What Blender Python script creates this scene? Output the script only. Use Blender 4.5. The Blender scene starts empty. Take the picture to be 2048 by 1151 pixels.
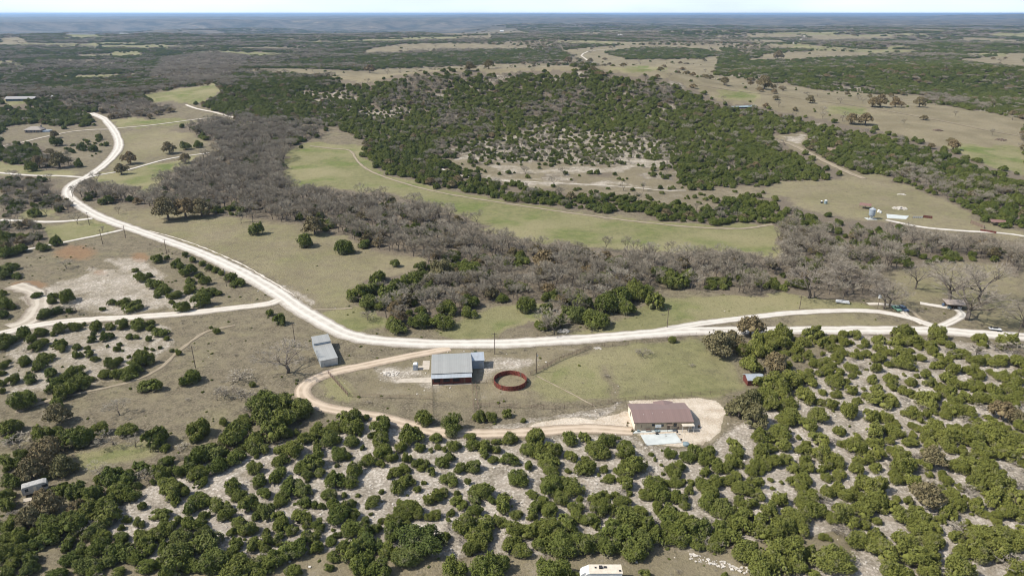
import bpy, math, random
import numpy as np
from mathutils import Vector
random.seed(7); RNG = np.random.default_rng(11)
scene = bpy.context.scene
COL = scene.collection
# ------------------------------------------------------------------ camera, sky, sun, exposure
CAM_H = 120.0; F = 1384.0; CU = 1024.0; CV = 575.5; PITCH = math.radians(21.64)
cam = bpy.data.cameras.new("camera"); cam_o = bpy.data.objects.new("camera", cam); COL.objects.link(cam_o)
cam_o.location = (0, 0, CAM_H); cam_o.rotation_euler = (math.pi/2 - PITCH, 0, 0)
cam.sensor_width = 36; cam.lens = 36*F/2048.0; cam.clip_start = 1.0; cam.clip_end = 200000
scene.camera = cam_o
SUN_EL = math.radians(48); SUN_AZ = math.radians(188)      # direction TO the sun, measured from +X ccw
world = bpy.data.worlds.new("World"); scene.world = world; world.use_nodes = True
nt = world.node_tree; bg = nt.nodes["Background"]
sky = nt.nodes.new("ShaderNodeTexSky"); sky.sky_type = 'NISHITA'; sky.sun_disc = False
sky.sun_elevation = SUN_EL; sky.sun_rotation = math.pi/2 - SUN_AZ
sky.altitude = 300; sky.air_density = 1.0; sky.dust_density = 2.2; sky.ozone_density = 1.2
# thin high cloud veiling the sky
tcw = nt.nodes.new("ShaderNodeTexCoord"); mpw = nt.nodes.new("ShaderNodeMapping"); mpw.inputs['Scale'].default_value = (1.2, 1.2, 7)
nzw = nt.nodes.new("ShaderNodeTexNoise"); nzw.inputs['Scale'].default_value = 2.2; nzw.inputs['Detail'].default_value = 6
rpw = nt.nodes.new("ShaderNodeMapRange"); rpw.inputs[1].default_value = .38; rpw.inputs[2].default_value = .68; rpw.inputs[3].default_value = .62; rpw.inputs[4].default_value = .88
mxw = nt.nodes.new("ShaderNodeMix"); mxw.data_type = 'RGBA'; mxw.inputs[7].default_value = (7.4, 8.7, 9.9, 1)
nt.links.new(tcw.outputs['Generated'], mpw.inputs[0]); nt.links.new(mpw.outputs[0], nzw.inputs[0])
sxw = nt.nodes.new("ShaderNodeSeparateXYZ"); nt.links.new(tcw.outputs['Generated'], sxw.inputs[0])
elw = nt.nodes.new("ShaderNodeMapRange"); elw.inputs[1].default_value = .05; elw.inputs[2].default_value = .45; elw.inputs[3].default_value = 1.0; elw.inputs[4].default_value = .12
mlw = nt.nodes.new("ShaderNodeMath"); mlw.operation = 'MULTIPLY'; nt.links.new(sxw.outputs[2], elw.inputs[0]); nt.links.new(elw.outputs[0], mlw.inputs[1])
nt.links.new(nzw.outputs[0], rpw.inputs[0]); nt.links.new(rpw.outputs[0], mlw.inputs[0]); nt.links.new(mlw.outputs[0], mxw.inputs[0]); nt.links.new(sky.outputs[0], mxw.inputs[6])
nt.links.new(mxw.outputs[2], bg.inputs['Color']); bg.inputs['Strength'].default_value = 0.105
sl = bpy.data.lights.new("sun", 'SUN'); sl.energy = 4.3; sl.angle = math.radians(0.53); sl.color = (1.0, .955, .88)
so = bpy.data.objects.new("sun", sl); COL.objects.link(so)
sd = Vector((math.cos(SUN_EL)*math.cos(SUN_AZ), math.cos(SUN_EL)*math.sin(SUN_AZ), math.sin(SUN_EL)))
so.rotation_euler = sd.to_track_quat('Z', 'Y').to_euler(); so.location = (-200, -30, 300)
scene.view_settings.view_transform = 'Standard'; scene.view_settings.look = 'None'
scene.view_settings.exposure = 0.54; scene.view_settings.gamma = 1.0
scene.render.engine = 'CYCLES'
cy = scene.cycles; cy.max_bounces = 5; cy.diffuse_bounces = 3; cy.glossy_bounces = 2; cy.transmission_bounces = 2; cy.volume_bounces = 0
cy.transparent_max_bounces = 4; cy.caustics_reflective = False; cy.caustics_refractive = False; cy.use_adaptive_sampling = False; cy.pixel_filter_type = 'BLACKMAN_HARRIS'; cy.filter_width = 1.1

# ------------------------------------------------------------------ noise and terrain height
def _hash(ix, iy, s):
    n = (ix.astype(np.int64)*374761393 + iy.astype(np.int64)*668265263 + s*1442695041) & 0xFFFFFFFF
    n = ((n ^ (n >> 13))*1274126177) & 0xFFFFFFFF
    return ((n ^ (n >> 16)) & 0xFFFFFF)/float(0xFFFFFF)
def vnoise(x, y, s=0):
    ix = np.floor(x); iy = np.floor(y); fx = x-ix; fy = y-iy
    fx = fx*fx*(3-2*fx); fy = fy*fy*(3-2*fy)
    a = _hash(ix, iy, s); b = _hash(ix+1, iy, s); c = _hash(ix, iy+1, s); d = _hash(ix+1, iy+1, s)
    return (a*(1-fx)+b*fx)*(1-fy)+(c*(1-fx)+d*fx)*fy
def fbm(x, y, s=0, o=4):
    r = 0; a = .5; t = 0
    for k in range(o):
        r = r+a*vnoise(x, y, s+k*17); t += a; a *= .5; x = x*2.03+5.1; y = y*2.03+1.7
    return r/t
def sstep(a, b, x):
    t = np.clip((x-a)/(b-a), 0, 1); return t*t*(3-2*t)
def gauss(x, y, cx, cy_, sx, sy, h, rot=0):
    c, s = math.cos(rot), math.sin(rot); dx = x-cx; dy = y-cy_
    p = (dx*c+dy*s)/sx; q = (-dx*s+dy*c)/sy
    return h*np.exp(-.5*(p*p+q*q))
def H(x, y):
    x = np.asarray(x, float); y = np.asarray(y, float)
    d = np.hypot(x, y); th = np.degrees(np.arctan2(x, np.maximum(y, 1)))
    h = (fbm(x/90, y/90, 3, 3)-.5)*1.2*sstep(60, 200, d)*(1-sstep(235, 260, d)*0)
    h = h+(fbm(x/260, y/260, 5, 3)-.5)*14*sstep(420, 1500, d)
    h = h+(fbm(x/1500, y/900, 9, 4)-.5)*70*sstep(1500, 5000, d)
    h = h+gauss(x, y, 60, 1000, 270, 150, 39)+gauss(x, y, 140, 960, 100, 90, 15)+gauss(x, y, -90, 960, 70, 60, 8)
    h = h+gauss(x, y, -330, 1080, 220, 150, 16)+gauss(x, y, 480, 820, 170, 90, 8, .4)
    h = h+gauss(x, y, 830, 1330, 330, 110, 30, -.12)+gauss(x, y, 350, 1640, 120, 70, 14)
    h = h+gauss(x, y, -640, 930, 100, 60, 13)+gauss(x, y, -500, 1500, 260, 120, 14)
    wl = 1-sstep(-9, 2, th)
    h = h-wl*100*sstep(4900, 6400, d)-(1-wl)*12*sstep(4700, 7500, d)
    h = h+wl*45*np.maximum(fbm(x/1500+3, y/2600, 35, 3)-.45, 0)*4*sstep(6500, 8000, d)*(1-sstep(9500, 11500, d))
    edge = 11000+5200*(fbm(x/2100, y/30000, 31, 3)-.5)+2500*(fbm(x/500, y/9000, 33, 2)-.5)
    h = h+wl*(112+30*(fbm(x/2600, y/6000, 21, 2)-.5))*sstep(0, 1500, d-edge)
    h = h+(1-wl)*(55*(fbm(x/2300, y/2600, 27, 3)-.45))*sstep(6500, 10000, d)+(1-wl)*25*sstep(9000, 16000, d)
    h = h+150*(fbm(x/7000, y/9000, 37, 3)-.5)*sstep(19000, 28000, d)
    h = h+gauss(x, y, 11000, 17500, 900, 1200, 60)+sstep(31.5, 38, th)*90*sstep(14000, 26000, d)
    return h
CP, SP = math.cos(PITCH), math.sin(PITCH)
def project(x, y, z):
    """world -> photo pixel (2048 wide)"""
    dz = z-CAM_H
    f = y*CP-dz*SP; up = y*SP+dz*CP
    f = np.where(f < .1, .1, f)
    return CU+F*x/f, CV-F*up/f, f
def at(u, v, lift=0.0):
    """point of the terrain seen at photo pixel u, v"""
    dx = (u-CU)/F; dy = -(v-CV)/F
    d = np.array([dx, CP+dy*SP, -SP+dy*CP]); 
    t = np.geomspace(60, 60000, 1500)
    g = CAM_H+d[2]*t-H(d[0]*t, d[1]*t)
    k = np.argmax(g < 0)
    if g[k] >= 0: k = len(t)-1
    a, b = t[max(k-1, 0)], t[k]
    for _ in range(24):
        m = .5*(a+b)
        if CAM_H+d[2]*m-float(H(d[0]*m, d[1]*m)) > 0: a = m
        else: b = m
    x, y = d[0]*b, d[1]*b
    return Vector((x, y, float(H(x, y))+lift))
def ground(x, y): return float(H(x, y))

# ------------------------------------------------------------------ helpers: tagging, meshes
def tag(o, label=None, cat=None, group=None, kind=None):
    if label: o['label'] = label
    if cat: o['category'] = cat
    if group: o['group'] = group
    if kind: o['kind'] = kind
    return o
def empty(name, loc, rz=0.0, label=None, cat=None, group=None):
    o = bpy.data.objects.new(name, None); COL.objects.link(o); o.location = loc; o.rotation_euler = (0, 0, rz)
    o.empty_display_size = .5
    return tag(o, label, cat, group)
def mesh_np(name, v, faces, mat, smooth=False):
    """faces: list of int arrays (n,3) / (n,4)"""
    me = bpy.data.meshes.new(name); me.vertices.add(len(v)); me.vertices.foreach_set('co', np.asarray(v, np.float32).ravel())
    faces = [np.asarray(f, np.int32) for f in faces if len(f)]
    nl = sum(f.size for f in faces); npoly = sum(len(f) for f in faces)
    me.loops.add(nl); me.polygons.add(npoly)
    me.loops.foreach_set('vertex_index', np.concatenate([f.ravel() for f in faces]))
    tot = np.concatenate([np.full(len(f), f.shape[1], np.int32) for f in faces])
    st = np.concatenate([[0], np.cumsum(tot)[:-1]]).astype(np.int32)
    me.polygons.foreach_set('loop_start', st); me.polygons.foreach_set('loop_total', tot)
    me.polygons.foreach_set('use_smooth', np.full(npoly, smooth))
    me.update(calc_edges=True)
    for m in (mat if isinstance(mat, (list, tuple)) else [mat]): me.materials.append(m)
    return me
def link(name, me, parent=None, loc=(0, 0, 0), rz=0.0):
    o = bpy.data.objects.new(name, me); COL.objects.link(o); o.location = loc; o.rotation_euler = (0, 0, rz)
    if parent is not None: o.parent = parent
    return o
class MB:
    """collects boxes, prisms, tubes; builds ONE mesh object"""
    def __init__(s): s.v = []; s.f = []
    def poly(s, pts, faces):
        k = len(s.v); s.v += [tuple(p) for p in pts]; s.f += [[k+i for i in f] for f in faces]; return s
    def box(s, x0, x1, y0, y1, z0, z1):
        return s.poly([(x0,y0,z0),(x1,y0,z0),(x1,y1,z0),(x0,y1,z0),(x0,y0,z1),(x1,y0,z1),(x1,y1,z1),(x0,y1,z1)],
                      [(0,3,2,1),(4,5,6,7),(0,1,5,4),(1,2,6,5),(2,3,7,6),(3,0,4,7)])
    def prism(s, pts, axis, a, b):
        """extrude 2D outline pts along axis 'x' 'y' or 'z' from a to b"""
        n = len(pts)
        def P(p, t): return {'x': (t, p[0], p[1]), 'y': (p[0], t, p[1]), 'z': (p[0], p[1], t)}[axis]
        return s.poly([P(p, a) for p in pts]+[P(p, b) for p in pts],
                      [tuple(range(n))[::-1], tuple(range(n, 2*n))]+[(i, (i+1) % n, n+(i+1) % n, n+i) for i in range(n)])
    def tube(s, p, q, r0, r1=None, n=8):
        p = Vector(p); q = Vector(q); r1 = r0 if r1 is None else r1
        z = (q-p).normalized(); x = z.orthogonal().normalized(); y = z.cross(x)
        A = [p+(x*math.cos(2*math.pi*i/n)+y*math.sin(2*math.pi*i/n))*r0 for i in range(n)]
        B = [q+(x*math.cos(2*math.pi*i/n)+y*math.sin(2*math.pi*i/n))*r1 for i in range(n)]
        return s.poly(A+B, [tuple(range(n))[::-1], tuple(range(n, 2*n))]+[(i, (i+1) % n, n+(i+1) % n, n+i) for i in range(n)])
    def lathe(s, prof, n=20, c=(0, 0)):
        k = len(s.v); m = len(prof)
        for r, z in prof:
            for i in range(n): s.v.append((c[0]+r*math.cos(2*math.pi*i/n), c[1]+r*math.sin(2*math.pi*i/n), z))
        for j in range(m-1):
            for i in range(n): s.f.append([k+j*n+i, k+j*n+(i+1) % n, k+(j+1)*n+(i+1) % n, k+(j+1)*n+i])
        s.f.append([k+i for i in range(n)][::-1]); s.f.append([k+(m-1)*n+i for i in range(n)])
        return s
    def build(s, name, mat, parent=None, smooth=False, loc=(0, 0, 0), rz=0.0):
        me = bpy.data.meshes.new(name); me.from_pydata(s.v, [], s.f); me.materials.append(mat)
        if smooth:
            for p in me.polygons: p.use_smooth = True
        me.update(); return link(name, me, parent, loc, rz)
def copy_tree(o, parent=None):
    c = o.copy(); COL.objects.link(c)
    if parent is not None: c.parent = parent
    for ch in o.children: copy_tree(ch, c)
    return c

# ------------------------------------------------------------------ materials
class NT:
    def __init__(s, name, rough=.9, spec=.2):
        s.m = bpy.data.materials.new(name); s.m.use_nodes = True; s.t = s.m.node_tree
        s.b = s.t.nodes['Principled BSDF']; s.b.inputs['Roughness'].default_value = rough
        s.b.inputs['Specular IOR Level'].default_value = spec
    def n(s, kind, **kw):
        x = s.t.nodes.new(kind)
        for k, v in kw.items():
            if k.startswith('i_'): x.inputs[k[2:].replace('_', ' ')].default_value = v
            else: setattr(x, k, v)
        return x
    def l(s, a, b): s.t.links.new(a, b)
    def noise(s, vec, scale, detail=4, rough=.55, dist=0.0):
        x = s.n('ShaderNodeTexNoise'); x.inputs['Scale'].default_value = scale; x.inputs['Detail'].default_value = detail
        x.inputs['Roughness'].default_value = rough; x.inputs['Distortion'].default_value = dist
        if vec is not None: s.l(vec, x.inputs['Vector'])
        return x.outputs[0]
    def rng(s, v, a, b, c=0.0, d=1.0):
        x = s.n('ShaderNodeMapRange'); x.interpolation_type = 'SMOOTHSTEP'
        for i, q in ((1, a), (2, b), (3, c), (4, d)):
            if hasattr(q, 'node'): s.l(q, x.inputs[i])
            else: x.inputs[i].default_value = q
        s.l(v, x.inputs[0]); return x.outputs[0]
    def mix(s, f, a, b, mode='MIX'):
        x = s.n('ShaderNodeMix', data_type='RGBA', blend_type=mode)
        for i, q in ((0, f), (6, a), (7, b)):
            if hasattr(q, 'node'): s.l(q, x.inputs[i])
            elif i == 0: x.inputs[0].default_value = q
            else: x.inputs[i].default_value = (*q, 1)
        return x.outputs[2]
    def math(s, op, a, b=0.0):
        x = s.n('ShaderNodeMath', operation=op)
        for i, q in ((0, a), (1, b)):
            if hasattr(q, 'node'): s.l(q, x.inputs[i])
            else: x.inputs[i].default_value = q
        return x.outputs[0]
    def attr(s, name):
        x = s.n('ShaderNodeAttribute'); x.attribute_name = name; return x
    def pos(s): return s.n('ShaderNodeNewGeometry').outputs['Position']
    def obj(s): return s.n('ShaderNodeTexCoord').outputs['Object']
    def color(s, c):
        if hasattr(c, 'node'): s.l(c, s.b.inputs['Base Color'])
        else: s.b.inputs['Base Color'].default_value = (*c, 1)
        return s
    def bump(s, h, strength=.5, dist=.1):
        x = s.n('ShaderNodeBump'); x.inputs['Strength'].default_value = strength; x.inputs['Distance'].default_value = dist
        s.l(h, x.inputs['Height']); s.l(x.outputs[0], s.b.inputs['Normal']); return s
def plain(name, c, rough=.7, var=.12, scale=2.0, spec=.3, metal=0.0):
    m = NT(name, rough, spec); m.b.inputs['Metallic'].default_value = metal
    n1 = m.noise(m.obj(), scale, 5); d = tuple(x*(1-var) for x in c); l = tuple(min(1, x*(1+var)) for x in c)
    m.color(m.mix(m.rng(n1, .3, .7), d, l)); return m.m
# ------------------------------------------------------------------ what grows and lies where (outlines traced on the photo, tested on world points)
def inpoly(u, v, P):
    P = np.asarray(P, float); r = np.zeros(u.shape, bool); n = len(P); j = n-1
    lo = P.min(0); hi = P.max(0); m = (u >= lo[0]) & (u <= hi[0]) & (v >= lo[1]) & (v <= hi[1])
    if not m.any(): return r
    uu = u[m]; vv = v[m]; q = np.zeros(uu.shape, bool)
    for i in range(n):
        xi, yi = P[i]; xj, yj = P[j]
        if yi != yj: q ^= ((yi > vv) != (yj > vv)) & (uu < (xj-xi)*(vv-yi)/(yj-yi)+xi)
        j = i
    r[m] = q; return r
# class: cover (share of trees), pj / pb / po = juniper / bare / oak shares, size m, lime, green, dirt (ground)
CL = {
 'far':   dict(cover=.86, pj=.56, pb=.36, po=.08, lime=.05, green=.12, dry=.25),
 'J':     dict(cover=.98, pj=.93, pb=.05, po=.02, lime=.30, green=.0, dry=.1),
 'JM':    dict(cover=.94, pj=.70, pb=.28, po=.02, lime=.22, green=.0, dry=.1),
 'B':     dict(cover=.92, pj=.10, pb=.84, po=.06, lime=.0, green=.05, dry=.2),
 'BD':    dict(cover=.80, pj=.09, pb=.82, po=.09, lime=.0, green=.0, dry=.1),
 'BJ':    dict(cover=.85, pj=.42, pb=.46, po=.12, lime=.1, green=.1, dry=.2),
 'JL':    dict(cover=.74, pj=.88, pb=.12, po=.0, lime=.62, green=.05, dry=.4),
 'TR':    dict(cover=.13, pj=.95, pb=.05, po=.0, lime=.42, green=.0, dry=.6),
 'JS':    dict(cover=.16, pj=.95, pb=.05, po=.0, lime=.45, green=.05, dry=.5),
 'O':     dict(cover=.0, pj=.9, pb=.1, po=.0, lime=.05, green=.25, dry=.6),
 'OM':    dict(cover=.42, pj=.55, pb=.30, po=.15, lime=.12, green=.08, dry=.8),
 'OT':    dict(cover=.022, pj=.3, pb=.4, po=.3, lime=.08, green=.08, dry=.9),
 'OG':    dict(cover=.0, pj=.5, pb=.4, po=.1, lime=.0, green=.92, dry=.35),
 'OGG':   dict(cover=.0, pj=.5, pb=.4, po=.1, lime=.0, green=1.0, dry=.0),
 'OP':    dict(cover=.0, pj=.5, pb=.4, po=.1, lime=.08, green=.48, dry=.35),
 'OR':    dict(cover=.015, pj=.3, pb=.4, po=.3, lime=.12, green=.0, dry=1.0),
 'OL':    dict(cover=.0, pj=.9, pb=.1, po=.0, lime=.70, green=.0, dry=.5),
 'SL':    dict(cover=.0, pj=.9, pb=.1, po=.0, lime=.66, green=.0, dry=.5),
 'OD':    dict(cover=.0, pj=.9, pb=.1, po=.0, lime=.45, green=.05, dry=.6),
 'OB':    dict(cover=.0, pj=.9, pb=.1, po=.0, lime=.18, green=.12, dry=.34),
 'SY':    dict(cover=.0, pj=.9, pb=.1, po=.0, lime=.2, green=.0, dry=1.0),
 'SC':    dict(cover=.0, pj=.9, pb=.1, po=.0, lime=.74, green=.0, dry=.2),
}
CLN = list(CL)
ZONES = [
 # far background clearings
 ('OR', [(0,76),(40,74),(58,86),(0,92)]), ('OM', [(730,100),(820,92),(1100,80),(1140,100),(1500,70),(1500,112),(1180,130),(700,130)]),
 ('far', [(690,108),(1120,98),(1150,115),(700,135)]), ('J', [(1130,104),(1290,94),(1470,98),(1480,122),(1250,122)]),
 ('J', [(680,118),(760,112),(1050,100),(1150,108),(1130,122),(900,132),(760,138)]),
 ('OR', [(730,100),(800,88),(900,86),(1055,92),(1060,98),(860,101),(800,108),(740,108)]),
 ('OR', [(650,156),(690,146),(760,138),(1000,128),(1140,131),(1190,140),(1000,146),(900,141),(800,150),(735,165)]),
 ('OT', [(1120,100),(1250,90),(1440,92),(1450,118),(1560,116),(1500,126),(1440,152),(1380,150),(1300,152),(1235,150),(1200,135),(1160,118)]),
 ('J', [(1205,105),(1290,95),(1400,99),(1455,108),(1400,117),(1260,120)]),
 ('OGG', [(1290,158),(1340,150),(1395,150),(1400,168),(1320,168)]), ('OGG', [(1215,136),(1290,132),(1350,140),(1250,144)]),
 ('OT', [(1290,150),(1400,146),(1450,160),(1360,180)]),
 ('OR', [(1520,108),(1620,102),(1740,104),(1740,114),(1620,118),(1530,122)]),
 ('OM', [(1450,92),(1530,90),(1560,98),(1500,104)]), ('OR', [(1930,118),(2048,108),(2048,140),(1960,142),(1900,128)]),
 ('OR', [(1600,76),(1780,72),(1800,76),(1640,82)]), ('OR', [(820,54),(1000,52),(1060,66),(900,72),(830,62)]), ('OR', [(920,72),(990,70),(980,78),(930,78)]),
 ('OG', [(375,104),(440,102),(560,106),(600,112),(480,113),(395,108)]), ('OR', [(110,120),(220,120),(200,126),(120,124)]),
 ('OG', [(120,70),(170,68),(230,72),(150,76)]),
 # hills
 ('B', [(330,120),(420,105),(500,115),(480,140),(430,165),(350,165),(300,150)]),
 ('JM', [(380,215),(430,180),(560,160),(650,160),(760,168),(850,150),(1000,146),(1180,140),(1350,162),(1450,205),(1560,212),(1640,240),(1760,265),(1880,295),(1910,300),(1990,336),(2048,350),(2048,466),(1960,432),(1900,400),(1850,385),(1760,347),(1690,352),(1660,362),(1520,375),(1400,380),(1300,330),(900,320),(730,300),(650,255),(480,238)]),
 ('J', [(380,215),(430,180),(560,170),(660,190),(720,240),(650,258),(560,245),(480,238)]),
 ('J', [(1440,105),(1500,122),(1640,118),(1760,112),(1900,122),(2048,138),(2048,232),(1960,224),(1930,200),(1850,190),(1740,187),(1640,178),(1560,165),(1480,160),(1430,150)]),
 ('JL', [(1440,148),(1530,150),(1520,162),(1450,156)]), ('JL', [(1600,165),(1760,178),(1740,190),(1660,182)]), ('JL', [(1930,205),(2048,215),(2048,235),(1960,226)]),
 ('JL', [(880,300),(960,280),(1040,262),(1100,245),(1200,262),(1330,275),(1360,300),(1350,335),(1200,330),(1050,325),(940,322)]),
 ('JL', [(690,225),(790,215),(850,225),(760,240)]), ('JL', [(600,185),(700,180),(720,200),(640,205)]),
 ('TR', [(870,318),(960,322),(1100,327),(1250,335),(1350,338),(1385,372),(1510,375),(1500,392),(1350,400),(1200,388),(1050,372),(950,352)]),
 ('SL', [(960,328),(1080,338),(1200,332),(1290,332),(1250,345),(1090,350),(990,342)]),
 ('OL', [(900,343),(1000,352),(1050,360),(1200,364),(1390,373),(1380,379),(1200,371),(1040,368),(890,350)]), ('OL', [(1230,318),(1330,322),(1340,330),(1250,327)]), ('OL', [(905,318),(960,314),(975,322),(920,326)]),
 ('JL', [(1000,343),(1040,340),(1060,348),(1010,351)]), ('JL', [(1080,352),(1140,350),(1150,360),(1090,359)]), ('J', [(1180,345),(1230,346),(1225,354),(1185,353)]), ('J', [(940,322),(985,324),(975,331),(945,329)]), ('JL', [(1280,345),(1345,348),(1350,362),(1290,358)]),
 ('JS', [(1180,372),(1380,372),(1520,385),(1500,410),(1400,418),(1250,405)]),
 ('J', [(722,308),(735,285),(800,290),(870,318),(930,345),(1000,362),(1100,378),(1200,392),(1300,408),(1400,420),(1500,436),(1545,448),(1440,450),(1330,440),(1200,422),(1060,408),(950,386),(850,368),(760,345)]),
 ('J', [(1350,350),(1450,350),(1560,352),(1690,340),(1694,354),(1560,362),(1490,372),(1380,382)]),
 ('OR', [(1545,272),(1600,268),(1618,275),(1600,292),(1640,312),(1700,338),(1740,352),(1690,352),(1640,325),(1575,292)]), ('OL', [(1552,274),(1600,270),(1616,276),(1596,290),(1572,286)]),
 ('OT', [(1330,120),(1380,150),(1440,152),(1560,166),(1640,180),(1740,188),(1850,192),(1855,205),(1930,216),(2048,237),(2048,352),(1990,335),(1910,300),(1880,292),(1760,264),(1640,238),(1500,210),(1440,205),(1360,168)]),
 ('OR', [(1800,240),(2048,245),(2048,272),(1900,262)]),
 ('OGG', [(1895,290),(2000,292),(2048,298),(2048,350),(1990,335),(1910,302)]), ('OG', [(1650,210),(1730,215),(1740,232),(1660,225)]), ('OG', [(1430,180),(1520,185),(1510,205),(1450,200)]),
 ('O', [(1510,378),(1560,362),(1694,354),(1760,347),(1850,385),(1900,402),(1960,434),(2048,468),(2048,482),(1950,468),(1850,456),(1740,440),(1690,438),(1600,412),(1560,398)]),
 # left valley
 ('OB', [(0,250),(180,228),(260,225),(380,205),(480,238),(600,248),(660,252),(730,280),(725,300),(640,285),(575,300),(560,380),(190,412),(150,410),(130,375),(0,350)]),
 ('BJ', [(160,195),(250,190),(330,190),(380,205),(340,222),(270,232),(200,215)]),
 ('B', [(180,215),(250,205),(330,205),(350,225),(300,235),(230,238)]),
 ('OG', [(285,192),(340,180),(430,166),(440,182),(400,205),(310,206)]),
 ('J', [(0,208),(60,196),(130,212),(190,236),(192,250),(120,256),(60,248),(0,258)]), ('OG', [(0,198),(40,196),(70,208),(20,212)]),
 ('J', [(0,290),(40,280),(80,290),(98,308),(90,328),(30,326),(0,330)]), ('JS', [(110,300),(190,275),(215,285),(190,320),(110,325)]),
 ('BJ', [(60,318),(140,315),(140,338),(70,335)]), ('OG', [(0,322),(60,335),(150,345),(100,352),(0,345)]),
 ('O', [(225,268),(330,256),(405,262),(415,285),(330,310),(250,330),(205,340),(225,318),(245,295)]),
 ('OG', [(190,352),(250,342),(330,325),(390,312),(370,345),(320,385),(260,378),(180,365)]),
 ('OG', [(230,240),(280,236),(400,240),(330,250),(240,254)]),
 ('BD', [(345,262),(385,248),(430,238),(500,242),(600,250),(655,260),(640,272),(590,292),(575,312),(568,375),(650,376),(760,385),(830,398),(890,425),(960,455),(1060,482),(1200,494),(1320,502),(1480,502),(1556,517),(1562,470),(1620,455),(1760,462),(1850,462),(1950,472),(2048,488),(2048,552),(1990,532),(1880,524),(1800,535),(1760,548),(1748,590),(1690,598),(1600,588),(1500,590),(1440,582),(1320,566),(1300,590),(1180,618),(1120,652),(1040,655),(1045,612),(980,605),(900,625),(830,650),(755,655),(730,625),(710,605),(708,572),(760,552),(850,540),(830,512),(760,498),(700,474),(620,460),(560,440),(480,432),(400,424),(310,422),(300,410),(170,408),(140,398),(132,372),(160,366),(230,372),(310,384),(330,350),(380,325),(440,300),(430,285),(400,272)]),
 ('J', [(722,308),(735,285),(700,268),(740,262),(800,290)]),
 ('OG', [(575,302),(640,283),(735,296),(722,315),(775,352),(900,384),(1000,402),(1150,428),(1300,445),(1450,455),(1545,448),(1560,470),(1556,517),(1480,502),(1320,500),(1200,492),(1060,478),(960,450),(890,420),(830,395),(760,382),(650,372),(568,370)]),
 ('J', [(1500,385),(1560,396),(1600,414),(1690,440),(1740,442),(1850,458),(1850,474),(1740,478),(1640,468),(1560,465),(1540,448),(1500,436),(1400,418)]),
 ('J', [(705,575),(730,555),(790,545),(850,535),(880,560),(840,580),(760,620),(720,615)]),
 ('B', [(1690,545),(1760,545),(1780,580),(1700,596)]),
 ('OG', [(1040,605),(1090,600),(1080,640),(1040,640)]),
 ('BJ', [(0,348),(60,346),(130,376),(150,402),(172,428),(110,436),(60,440),(0,446)]),
 ('OG', [(50,420),(120,425),(110,437),(40,432)]),
 ('BJ', [(0,446),(50,452),(92,455),(95,480),(50,505),(0,520)]),
 ('OG', [(95,450),(180,440),(240,460),(140,480),(95,480)]),
 # open ground close to the road
 ('O', [(195,412),(310,424),(480,434),(620,462),(700,478),(760,500),(850,520),(850,540),(760,552),(705,575),(705,605),(690,618),(620,612),(560,572),(480,530),(400,495),(300,460),(225,440)]),
 ('OB', [(240,470),(300,480),(420,520),(520,580),(540,605),(380,622),(150,640),(60,645),(0,660),(0,520),(60,505),(140,485)]),
 ('OL', [(140,560),(190,530),(260,545),(330,580),(400,590),(450,605),(360,622),(250,628),(150,620),(60,630),(40,590)]),
 ('OL', [(200,512),(300,520),(340,560),(290,570)]),
 ('SL', [(0,665),(100,648),(280,640),(335,655),(350,690),(330,700),(300,740),(180,770),(100,790),(0,800)]),
 ('OB', [(330,655),(540,620),(600,655),(650,740),(600,790),(520,790),(400,840),(250,850),(0,860),(0,800),(100,795),(280,750),(340,700)]),
 ('OG', [(1150,665),(1240,640),(1330,602),(1450,585),(1600,592),(1700,602),(1740,615),(1600,618),(1400,640),(1330,655)]),
 ('OG', [(860,665),(960,625),(1040,615),(1040,650),(1000,668),(900,675)]), ('OG', [(630,625),(740,620),(770,655),(720,665),(650,645)]),
 ('O', [(1550,655),(1600,632),(1700,628),(1800,645),(1830,655)]),
 ('O', [(1780,540),(1880,527),(1990,535),(2048,556),(2048,650),(1950,645),(1900,600),(1800,600)]),
 ('OP', [(1060,760),(1180,695),(1390,672),(1480,730),(1500,780),(1380,795),(1150,815),(1060,790)]), ('OGG', [(1120,745),(1160,735),(1190,750),(1150,765)]), ('OG', [(1110,735),(1190,715),(1215,760),(1180,775),(1100,765)]), ('OG', [(1340,745),(1410,755),(1420,785),(1350,785)]), ('OD', [(1210,730),(1225,735),(1245,800),(1220,805)]),
 ('OG', [(635,765),(660,750),(700,790),(690,800),(650,785)]),
 ('OD', [(690,790),(740,720),(860,700),(1060,700),(1180,690),(1060,750),(1060,800),(870,810),(700,810)]),
 ('OL', [(770,740),(800,730),(862,755),(860,772),(780,772),(760,758)]), ('OL', [(970,715),(1080,715),(1060,735),(980,750),(950,765),(948,735)]),
 ('OB', [(700,800),(1060,800),(1250,800),(1240,812),(1100,840),(900,850),(780,835)]),
 ('OL', [(543,560),(570,560),(632,606),(622,616),(585,598)]), ('SC', [(960,852),(1080,832),(1200,812),(1260,806),(1240,830),(1150,845),(1000,862)]),

 ('OG', [(140,905),(300,880),(330,870),(300,905),(200,930),(150,935)]),
 ('SC', [(300,1151),(210,1060),(240,1000),(310,960),(370,930),(480,890),(560,880),(650,850),(740,835),(820,862),(900,875),(1100,875),(1250,865),(1290,895),(1400,900),(1470,860),(1500,840),(1560,800),(1640,690),(1700,670),(1860,675),(1960,690),(2048,700),(2100,1180),(1800,1200),(300,1200)]),
 ('SY', [(1010,868),(1080,846),(1150,838),(1250,830),(1262,806),(1440,798),(1462,830),(1455,868),(1400,896),(1290,894),(1262,862)]),
 ('OD', [(0,1130),(600,1110),(720,1095),(900,1120),(1160,1095),(1400,1090),(1700,1060),(1720,1110),(1500,1180),(0,1200)]),
]
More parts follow.
